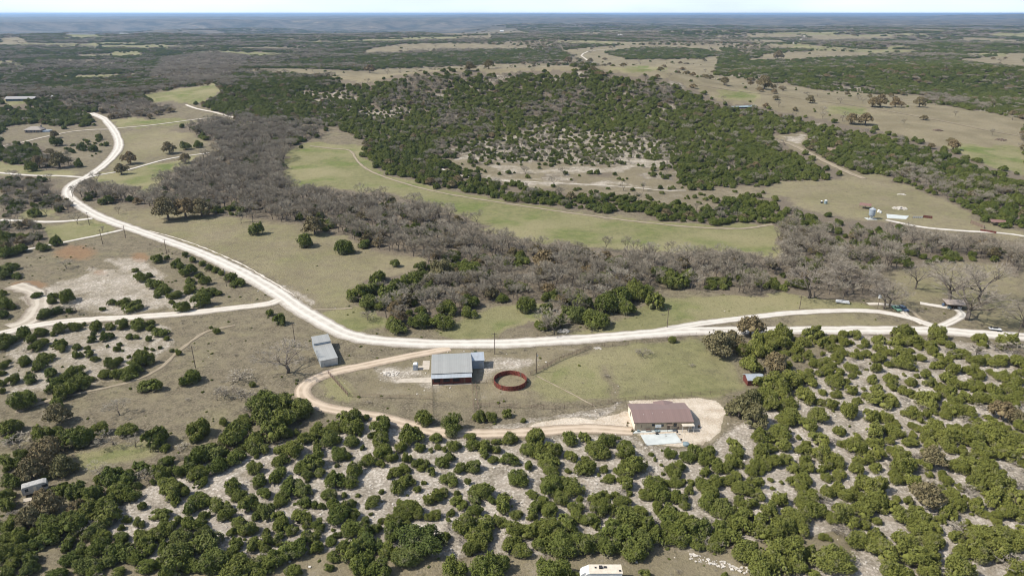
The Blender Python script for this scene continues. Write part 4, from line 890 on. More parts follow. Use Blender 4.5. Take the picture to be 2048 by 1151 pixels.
heap('brush_pile', 1875, 261, 5, 1.6, M_WOOD, 'dark brush pile on the valley floor near the rusty oaks', 'brush pile', 3); heap('brush_pile', 2001, 280, 5.5, 1.6, M_WOOD, 'dark brush pile above the bright green field', 'brush pile', 4)
heap('rubble_heap', 779, 747, 3.2, .35, M_ROCK, 'flat white rock heap on the bare ground beside the barn', 'rubble', 5); heap('rubble_heap', 1195, 696, 1.6, .3, M_ROCK, 'few white rocks at the corner of the pipe fence', 'rubble', 6)
heap('rubble_heap', 1127, 662, 2.6, .5, M_ROCK, 'pale rocks at the foot of the evergreen point above the road', 'rubble', 7)
# pond
P = [at(u, v) for u, v in [(1452, 212), (1462, 208), (1485, 207), (1506, 209), (1514, 213), (1502, 217), (1475, 217), (1458, 216)]]; zc = sum(p.z for p in P)/len(P)+.25; cx = sum(p.x for p in P)/8; cy_ = sum(p.y for p in P)/8
m = NT('pond_water', .18, .5); m.color((.13, .17, .16)); S = spline([((p.x-cx), (p.y-cy_)) for p in P]+[(P[0].x-cx, P[0].y-cy_)], 4)
o = MB().poly([(q.x, q.y, 0) for q in S[:-1]], [tuple(range(len(S)-1))]).build('pond', m.m); o.location = (cx, cy_, zc); tag(o, 'small blue grey stock pond at the edge of the valley', 'pond', kind='structure')
# ------------------------------------------------------------------ far houses
A = at(50, 266); k = empty('stone_house', A, .05, 'dark stone house with hipped grey roof below the juniper hill', 'house')
MB().box(0, 17, 0, 10, -1, 3.2).build('wall', M_STONE, k); MB().poly([(-.8, -.8, 3.2), (17.8, -.8, 3.2), (17.8, 10.8, 3.2), (-.8, 10.8, 3.2), (5, 5, 6.3), (12, 5, 6.3)], [(0,1,5,4),(1,2,5),(2,3,4,5),(3,0,4),(0,3,2,1)]).build('roof', plain('shingle_roof', (.27, .24, .21), .9, .2), k)
for x in (1.5, 6.0, 9.5, 13.2): window(k, x, 0, 1.0, 1.6, 1.5, 'x', k)
MB().box(11.8, 12.9, -.06, -.003, 0, 2.2).build('door', M_WOOD, k); MB().box(17.9, 25, 1, 7, -1, 2.2).build('carport', M_WALLB, k); MB().box(13.6, 14.8, 6.5, 7.7, 4, 7.6).build('chimney', M_STONE, k)
A = at(12, 203); k = empty('ranch_house', A, .1, 'long low ranch house with a pale grey roof at the hill top', 'house')
MB().box(0, 34, 0, 10, -2, 3).build('wall', plain('slate_wall', (.10, .13, .14), .8, .2), k); gable(MB(), -1, 35, -1, 11, 2.9, 5.4, .2).build('roof', plain('pale_roof', (.26, .25, .24), .7, .1), k)
for x in (3, 9, 15, 21, 28): window(k, x, 0, .8, 2.0, 1.6, 'x', k)
MB().box(24.6, 25.8, -.06, -.003, 0, 2.2).build('door', M_WOOD, k)
for u, v, L_, lb in [(228, 70, 60, 'long white farm building far off among the woods, lower half'), (240, 68.5, 70, 'long white farm building far off among the woods, upper half'), (1236, 73, 26, 'tiny pale far building near the distant tan fields'), (1000, 64, 26, 'tiny white building on the far plateau'), (102, 197, 5, 'tiny white shed between bare trees beyond the juniper hill')]:
    p = at(u, v); k = empty('farm_building', p, .05, lb, 'building', 'far farm buildings'); q_ = 1 if L_ > 9 else .35; MB().box(0, L_, 0, 14*q_, -3, 6*q_).build('wall', M_WHITE, k); gable(MB(), -1*q_, L_+1*q_, -1*q_, 15*q_, 6*q_, 9*q_, .3).build('roof', M_WHITE, k); MB().box(4*q_, 8*q_, -.08, -.003, 0, 4*q_).build('door', M_WALLB, k)
# ------------------------------------------------------------------ utility poles
def upole(u, v, vt, label, arm=True):
    p = at(u, v); f = float(project(p.x, p.y, p.z)[2]); d = math.hypot(p.x, p.y); el = math.atan2(CAM_H, d); hh = (v-vt)*f/F/math.cos(el)*.97
    k = empty('utility_pole', p, .1, label, 'utility pole', 'wooden utility poles'); MB().tube((0, 0, -.5), (0, 0, hh), .17, .12, 9).build('pole', M_POLE, k)
    if arm:
        MB().box(-1.1, 1.1, -.06, .06, hh-.65, hh-.52).build('crossarm', M_POLE, k)
        for x in (-1.0, 0, 1.0): MB().tube((x, 0, hh-.52), (x, 0, hh-.30), .05, .04, 6).build('insulator', M_GALV, k)
    else: MB().tube((.3, 0, hh-1.6), (.3, 0, hh-.9), .17, .17, 10).build('transformer', M_GALV, k)
    return p, hh
for a in [(989.5, 708, 664, 'dark utility pole between the grey barn and the main road'), (1072.5, 745, 704, 'utility pole at the end of the pipe fence near the round pen', False), (1334, 655, 615, 'thin pole on the green verge across the road from the paddock'), (391, 735, 690, 'leaning pole alone on the dry slope'),
          (591, 694, 645, 'pole beside the big leafless tree at the metal shed'), (205.5, 488, 458, 'pole beside the white farm lane'), (252, 477, 450, 'pole where the farm lane meets the road'), (334, 509, 477, 'pole among the first roadside junipers'), (453, 572, 536, 'pole beside the last roadside junipers', False),
          (179, 450, 423, 'pole at the mouth of the farm drive'), (1599, 617, 590, 'pole beside the loop road in front of the woods'), (204, 280, 263, 'small far pole beside the wide road bend'), (2035, 674, 640, 'thin pole near the flatbed trailer'), (146, 395, 375, 'far pole among the bare trees at the road bend')]: upole(*a)
# ------------------------------------------------------------------ pipe fences
def fence(px, label, step=3.0, hh=1.45, rails=(.45, .95, 1.42), r=.035, mat=None):
    W = [at(*q) for q in px]; A = W[0]; k = empty('pipe_fence', A, 0, label, 'fence'); mat = mat or M_STEEL; rl = MB(); pts = []
    for a, b in zip(W[:-1], W[1:]):
        L_ = (b-a).length; n = max(1, round(L_/step)); pts += [a+(b-a)*(i/n) for i in range(n)]
    pts.append(W[-1]); pts = [Vector((p.x, p.y, ground(p.x, p.y))) for p in pts]
    for a, b in zip(pts[:-1], pts[1:]):
        for z in rails: rl.tube(a-A+Vector((0, 0, z)), b-A+Vector((0, 0, z)), r, r, 5)
    rl.build('rail', mat, k)
    pm = MB().tube((0, 0, -.3), (0, 0, hh+.05), r*1.5, r*1.5, 6).build('post', mat, k); pm.location = pts[0]-A
    for p in pts[1:100]: c = pm.copy(); COL.objects.link(c); c.parent = k; c.location = p-A
fence([(1060, 750), (1072, 746), (1110, 725), (1178, 697)], 'pipe fence slanting up from the round pen', 2.4, 1.5, (.3, .6, .9, 1.2, 1.5), .04)
fence([(1178, 697), (1240, 691), (1320, 681), (1392, 671)], 'pipe fence along the top of the paddock beside the main road', 3.2)
fence([(657, 748), (675, 768), (696, 792)], 'dark double pipe fence slanting down across the driveway', 2.2, 1.5, (.3, .7, 1.1, 1.5), .055)
fence([(700, 793), (780, 796), (860, 798)], 'pipe fence along the brown grass below the barn yard', 3.4)
fence([(864.5, 772), (864.5, 800), (864, 836)], 'straight pipe fence running down from the barn corner', 2.4)
fence([(944.5, 770), (946, 800), (948, 822)], 'pipe fence below the other barn corner', 2.4); fence([(951, 772), (954, 800), (957, 822)], 'second pipe fence making a narrow alley below the barn', 2.4)
fence([(958, 812), (1040, 816), (1110, 818), (1185, 812), (1250, 802), (1330, 795), (1400, 790), (1462, 786)], 'long rusty pipe fence between the paddock and the house yard', 3.3)
fence([(948, 766), (985, 765)], 'short pipe fence linking the barn and the round pen', 2.4)
fence([(1400, 663), (1550, 668), (1700, 672), (1830, 676)], 'wire fence between the scrub and the main road', 5, 1.3, (.5, .9, 1.25), .012)
fence([(200, 466), (246, 470), (330, 500), (420, 545), (500, 590)], 'thin wire fence along the roadside junipers', 5, 1.2, (.5, .85, 1.15), .012)
# loose stones
def stones():
    rng = np.random.default_rng(5); X = rng.uniform(-230, 300, 90000); Y = rng.uniform(100, 330, 90000); f = fields(X, Y)
    m = (rng.random(X.shape) < np.where(f['lime'] > .7, .10, np.where(f['lime'] > .4, .02, .001))) & (fbm(X/5, Y/5, 133, 3) > .46); X = X[m]; Y = Y[m]
    Q = [(at(u, 1112+(u-1380)*.26+rng.uniform(-7, 7))) for u in rng.uniform(1380, 1505, 110)]
    X = np.concatenate([X, [q.x for q in Q]]); Y = np.concatenate([Y, [q.y for q in Q]]); n = len(X); Z = H(X, Y); S = rng.uniform(.10, .34, n)*rng.uniform(.7, 1.3, n); a = rng.uniform(0, 6.28, n)
    c = np.array([(x, y, z) for x in (-1, 1) for y in (-1, 1) for z in (-1, 1)], float)[None]*rng.uniform(.55, 1, (n, 8, 3)); c[:, :, 2] *= .45
    x = (c[:, :, 0]*np.cos(a)[:, None]-c[:, :, 1]*np.sin(a)[:, None])*S[:, None]+X[:, None]; y = (c[:, :, 0]*np.sin(a)[:, None]+c[:, :, 1]*np.cos(a)[:, None])*S[:, None]+Y[:, None]; z = c[:, :, 2]*S[:, None]+Z[:, None]+S[:, None]*.2
    q = np.array([(0,1,3,2),(4,6,7,5),(0,4,5,1),(2,3,7,6),(0,2,6,4),(1,5,7,3)]); F_ = (np.arange(n)[:, None, None]*8+q[None]).reshape(-1, 4)
    tag(link('loose_stones', mesh_np('loose_stones', np.stack([x, y, z], -1).reshape(-1, 3), [F_], M_ROCK)), 'broken limestone pieces strewn over the white ground', 'stones', kind='stuff'); print('stones', n)
stones()
# ------------------------------------------------------------------ where each plant stands
PL = []          # dict(kind, x, y, w, h, var, rz, px, label)
def add(kind, x, y, w, h=None, label=None, var=None, force=False):
    z = ground(x, y); u, v, f = project(x, y, z); px = w*F/float(f)
    n = len(KINDS[kind]); var = random.randrange(n) if var is None else var
    if h is None: h = w*random.uniform(.82, 1.2)*(1.0 if w > 3.5 else 1.15)
    PL.append(dict(kind=kind, x=x, y=y, z=z, w=w, h=h, var=var, rz=random.uniform(0, 6.28), px=px, label=label, u=float(u), v=float(v), force=force))
def add_px(kind, u, v, wpx, hr=None, label=None, var=None, force=False):
    p = at(u, v); f = float(project(p.x, p.y, p.z)[2]); w = wpx*f/F
    add(kind, p.x, p.y, w, None if hr is None else w*hr, label, var, force)
TILES = [
 (400, 840, 3.7, [(280,100,230),(80,220,200),(130,330,160),(280,260,180),(420,150,170),(560,60,200),(490,200,110),(410,210,120),(590,200,120),(700,200,180),(790,120,150),(880,60,140),(880,210,130),(980,130,150),(1010,50,110),(1120,150,130),(1130,40,170),(1340,60,160),(1340,130,150),
(400,340,130),(600,290,130),(760,330,140),(850,300,150),(800,395,100),(890,380,100),(1030,240,140),(1100,270,60),(570,395,150),(240,480,150),(290,545,120),(440,445,130),(480,530,120),(680,480,180),(760,500,150),(600,570,140),(775,595,120),(370,615,170),(490,665,150),(590,720,130),(150,620,160),(30,600,120),(745,700,160),(680,810,100),(880,770,110),(810,850,150),(360,800,140),(495,825,70),(80,880,220),(20,760,90),(260,910,140),(390,910,140),(110,1030,240),(640,950,200),(560,1000,180),(740,930,170),(860,930,110),(300,1080,250),(480,1060,200),(700,1100,130),(960,1080,80),(1150,360,150),(1000,440,150),(950,550,120),(1120,440,130),(1250,290,120),(1350,220,160),(1420,270,100),(1340,320,70),(1460,370,110),(1470,490,130),(1200,200,50),(1100,620,110),(1040,700,180),(990,660,90),(1120,780,170),(1230,830,160),(1340,740,60),(1440,710,70),(1440,810,180),(1270,900,180),(1150,950,200),(1200,1040,230),(1060,930,120),(1400,950,160),(1330,1090,200),(1470,1020,140),(970,880,100),(1170,550,40),(1340,525,50),(1265,690,35),(1235,645,40),(235,730,35),(1015,330,40)]),
 (800, 840, 3.7, [(80,110,170),(10,190,110),(150,195,95),(265,120,110),(280,195,60),(400,185,110),(330,210,50),(525,120,100),(540,180,110),(620,190,120),(710,150,80),(715,210,80),(820,125,120),(995,120,170),(960,210,150),(1030,220,150),(1140,215,150),(1250,130,130),(1365,130,110),(1450,210,170),(1270,260,110),(1380,340,170),(50,280,80),(30,350,110),(160,350,70),(230,380,80),(320,310,110),(370,270,90),(50,440,140),(455,345,110),(550,330,130),(690,290,80),(800,270,140),(620,250,90),(1080,290,180),(370,430,140),(500,450,60),(610,510,180),(880,430,160),(1120,370,120),(130,507,65),(250,565,130),(320,530,90),(90,640,160),(140,690,100),(30,700,120),(270,690,100),(380,680,70),(560,660,120),(780,590,200),(860,690,100),(970,535,100),(1110,470,200),(1250,470,200),(1190,570,130),(1050,600,130),(1100,650,150),(1440,560,140),(1480,640,150),(480,770,200),(620,760,190),(560,860,200),(640,850,120),(520,940,130),(160,860,330),(60,1000,200),(840,800,160),(960,800,180),(820,900,170),(900,950,150),(1080,790,200),(1220,760,200),(1150,850,170),(1060,900,160),(1220,920,220),(1350,900,200),(1450,880,180),(1400,720,150),(1300,700,120),(730,740,110),(640,1100,300),(400,1110,220),(700,1060,200),(1130,1100,250),(1050,1130,160),(1290,1150,110)]),
 (1200, 840, 3.7, [(50,140,150),(30,240,120),(180,170,120),(190,230,150),(230,330,200),(150,370,120),(70,420,100),(190,460,140),(30,360,70),(380,250,45),(455,330,30),(465,393,35),(510,235,110),(700,220,130),(810,215,110),(640,260,130),(580,330,120),(560,380,110),(560,445,110),(770,290,120),(860,320,140),(990,170,130),(1010,240,120),(980,300,130),(940,340,110),(770,370,110),(670,455,70),(760,470,140),(860,440,140),(960,430,120),(1110,370,110),(1190,235,150),(1190,120,140),(1330,70,190),(1350,170,160),(1290,300,130),(1210,350,80),(1370,280,110),(1470,125,50),(1430,350,110),(1500,330,80),(410,480,180),(450,540,150),(570,560,150),(610,610,100),(30,550,100),(165,590,130),(40,640,150),(290,660,120),(820,540,160),(800,600,180),(900,640,180),(1050,500,140),(1130,460,130),(1160,540,120),(1100,600,140),(1320,570,150),(1250,640,150),(1080,690,170),(1260,437,45),(1275,498,40),(1480,480,130),(1500,600,140),(520,680,180),(500,750,160),(640,730,180),(200,720,220),(90,780,200),(340,760,170),(200,860,220),(60,920,180),(290,900,220),(260,960,200),(420,850,150),(600,830,200),(560,870,150),(740,800,200),(880,790,180),(960,860,200),(700,890,140),(850,900,150),(1050,780,200),(1200,730,200),(1250,830,200),(1350,780,200),(1440,700,200),(1480,790,150),(1080,960,220),(1250,970,230),(1400,960,250),(1180,1070,220),(1330,1060,220),(1450,1050,180),(20,1180,80),(330,1140,110),(920,1150,90)]),
 (1600, 840, 3.7, [(290,60,130),(140,130,170),(150,230,170),(60,30,150),(230,270,130),(60,340,100),(210,330,100),(290,390,110),(200,420,90),(30,420,120),(410,130,120),(330,160,90),(540,60,180),(540,150,140),(680,60,160),(420,200,150),(560,230,140),(480,280,120),(560,340,110),(800,150,130),(740,240,150),(760,330,180),(420,360,110),(820,420,160),(700,420,120),(450,450,130),(270,500,110),(330,540,140),(540,490,200),(540,590,220),(660,620,170),(70,550,150),(90,650,180),(300,680,180),(450,650,170),(380,740,130),(990,60,200),(1090,100,200),(1250,120,200),(1400,100,220),(1550,140,200),(1330,200,180),(1500,230,180),(1620,200,150),(1180,340,150),(1250,330,180),(1350,390,180),(1450,450,200),(1300,450,150),(1370,310,150),(1620,40,120),(900,500,150),(1120,540,140),(1160,620,140),(1300,620,150),(1450,570,200),(1600,580,180),(1550,670,170),(760,700,160),(880,720,200),(1000,770,150),(900,800,200),(1150,860,130),(1300,830,200),(1420,850,250),(1560,870,220),(1300,950,200),(1480,950,200),(1190,960,130),(1640,800,100),(420,870,180),(560,850,150),(600,940,230),(760,900,220),(850,990,230),(950,970,180),(980,880,180),(260,1010,280),(40,960,160),(700,1120,200),(950,1110,150),(1170,1090,250),(1600,1080,170),(100,1140,120)]),
 (0, 840, 3.7, [(1460,60,150),(1160,130,200),(950,60,160),(760,60,130),(320,110,160),(600,130,210),(470,100,130),(80,50,170),(60,280,150),(130,300,110),(110,440,150),(80,600,170),(40,550,130),(430,520,150),(560,510,180),(690,530,170),(640,640,180),(800,620,180),(820,700,180),(560,760,220),(400,770,200),(700,800,170),(100,760,180),(180,860,180),(340,880,200),(60,860,150),(60,980,180),(150,960,160),(250,1000,150),(500,900,150),(620,950,130),(750,920,170),(760,850,120),(540,1010,150),(640,1060,180),(720,1090,140),(230,1090,140),(70,1120,120),(430,1130,140),(820,1010,160),(900,960,200),(1000,1000,140),(1080,900,150),(900,860,130),(940,730,70),(900,790,60),(1030,755,90),(1200,680,130),(1150,830,140),(1230,790,160),(1310,590,90),(1100,1060,150),(1300,1080,220),(1330,960,220),(1480,1080,120),(1460,900,170),(1340,850,160),(1420,760,160),(1100,940,140),(840,410,180),(870,480,160),(950,430,150),(1050,340,150),(960,540,150),(870,560,130),(1240,290,120),(1330,370,120),(1180,370,130),(1240,450,160),(1270,510,180),(1400,350,130),(1460,270,170),(1460,400,150),(1220,400,130),(1370,530,80),(1430,620,160),(1480,560,120),(1500,450,100)]),
 (0, 580, 4.262, [(320,38,90),(450,45,100),(575,60,150),(450,90,80),(385,190,140),(480,170,110),(605,165,90),(960,103,80),(875,158,55),(1060,100,110),(1140,130,150),(1340,47,65),(1490,35,120),(1465,100,60),(1565,145,125),(1730,90,160),(1720,20,150),(1600,10,80),(1400,0,120),(60,110,150),(30,200,120),(110,140,70),(30,25,60),(520,320,130),(640,310,110),(720,290,40),(820,310,120),(940,300,100),(1050,290,120),(1180,280,160),(1290,270,100),(1370,350,130),(1290,320,80),(1425,410,55),(360,350,120),(210,360,140),(260,410,120),(60,420,150),(30,470,120),(130,410,100),(800,380,60),(780,420,80),(925,390,120),(1105,395,70),(1165,395,60),(1270,415,60),(920,475,35),(1020,460,50),(1000,500,70),(1245,495,40),(1300,505,40),(1365,488,40),(1465,512,45),(1520,530,65),(320,470,130),(380,440,100),(510,460,150),(530,500,80),(660,475,90),(660,550,85),(760,535,95),(810,580,75),(380,570,150),(350,640,130),(215,600,130),(440,700,130),(60,610,60),(30,640,90),(30,790,80),(20,860,60),(125,755,120),(265,755,110),(640,680,160),(700,740,150),(560,760,150),(470,800,180),(560,850,200),(680,800,170),(760,750,90),(620,800,150),(210,930,230),(480,970,180),(1020,590,90),(950,620,130),(900,710,120),(1010,700,150),(1130,660,170),(1230,590,170),(1200,540,110),(1100,720,130),(1280,600,90),(1305,800,195),(1630,740,185)]),
 (1400, 640, 5.481, [(600,230,200),(760,180,180),(900,150,200),(880,240,180),(640,320,200),(560,480,200),(500,330,150),(750,280,180),(700,830,220),(760,890,180),(850,680,220),(980,620,200),(700,700,200),(880,760,180),(1100,600,200),(1050,680,150),(1220,680,150),(1230,130,220),(1120,230,180),(1060,320,160),(1180,370,140),(1340,250,170),(1440,200,120),(1560,150,110),(1580,240,130),(1700,150,150),(1440,300,130),(1060,410,130),(1250,470,140),(1380,450,150),(1500,380,150),(1680,390,110),(1640,510,160),(1380,540,150),(1520,560,130),(1490,660,220),(1660,600,110),(1160,830,230),(970,900,150),(1340,780,110),(1320,890,130),(1480,810,120),(1660,760,150),(1000,1040,200),(930,1060,180),(1290,1030,230),(1440,920,150),(1620,980,230),(1720,880,110),(860,950,90)]),
 (1724, 640, 5.481, [(420,130,220),(530,130,150),(180,200,180),(370,230,180),(560,220,220),(820,160,230),(880,230,150),(730,270,170),(190,290,180),(970,280,110),(610,290,90),(30,250,120),(40,370,130),(170,410,170),(420,330,180),(290,350,130),(300,480,110),(460,460,220),(640,410,110),(540,410,90),(750,330,130),(830,400,130),(930,420,130),(1000,370,130),(1100,360,170),(1280,190,170),(1320,260,130),(1570,200,260),(1530,290,100),(1240,440,170),(1400,440,170),(1520,430,180),(1700,460,200),(820,480,130),(980,530,170),(1200,520,180),(150,520,140),(110,630,160),(290,640,170),(360,620,80),(690,590,140),(740,670,160),(530,670,130),(160,740,160),(330,735,110),(450,760,180),(550,690,110),(930,640,220),(1050,690,180),(960,780,180),(700,850,270),(40,820,130),(180,860,240),(320,850,180),(100,1040,200),(240,1050,180),(540,1010,180),(700,1030,110),(1180,700,160),(1300,720,160),(1430,760,180),(1550,620,180),(1680,640,180),(1280,620,120),(1650,740,200),(1130,840,200),(1000,870,180),(1300,830,200),(1450,860,200),(1600,870,200),(1000,970,230),(1150,990,200)]),
 (0, 380, 2.877, [(910,395,75),(960,388,40),(1020,420,70),(1040,435,50),(1065,370,45),(1110,400,50),(1165,420,50),(1090,460,95),(1150,490,50),(1210,445,45),(1240,460,50),(1275,475,45),(1335,500,75),(1375,530,80),(780,458,40),(810,503,80),(865,490,40),(890,535,90),(940,562,70),(1095,520,65),(1183,522,70),(1100,565,85),(1220,580,80),(1260,590,50),(1215,790,28),(1250,812,45),(205,130,80),(615,55,85),(40,275,90),(140,270,90),(325,298,75),(250,330,70),(120,335,90),(40,360,90),(20,320,60),(60,355,50),(30,465,120),(100,490,60),(60,440,80)]),
 (680, 380, 2.877, [(30,335,80),(145,305,70),(110,590,110),(180,560,100),(215,500,90),(170,640,110),(260,600,110),(330,550,110),(420,530,110),(460,490,80),(330,610,90),(240,650,90),(520,580,90),(450,600,80),(760,470,120),(820,500,80),(740,640,100),(740,700,80),(620,680,100),(580,750,120),(460,750,110),(320,780,100),(975,545,70),(1050,550,70),(1200,600,60),(1230,745,120),(1160,770,80),(1390,640,130),(1360,720,110),(1470,730,140),(1530,650,140),(1610,610,130),(1700,590,120),(1640,660,120),(1740,570,100),(1810,640,120),(1410,500,80),(1520,500,90),(1850,480,110),(1900,510,120),(1960,520,100),(2000,490,80),(940,620,60),(540,110,50)]),
 (0, 751, 2.877, [(1530,140,140),(1650,130,150),(1730,190,150),(1540,220,150),(1640,240,140),(1990,250,120),(1920,290,80)]),
 (680, 751, 2.877, [(70,235,120),(150,240,50),(250,270,110)]),
]
for (ou, ov, s, L) in TILES:
    for (x, y, w) in L:
        wp = w/s*(1.3 if (ou, ov) == (1400, 640) and x < 1050 else 1.22 if (ou, ov) == (680, 380) else 1.15 if (ou, ov) == (0, 751) else 1); add_px('juniper', ou+x/s, ov+y/s+wp*.26, wp*1.08)
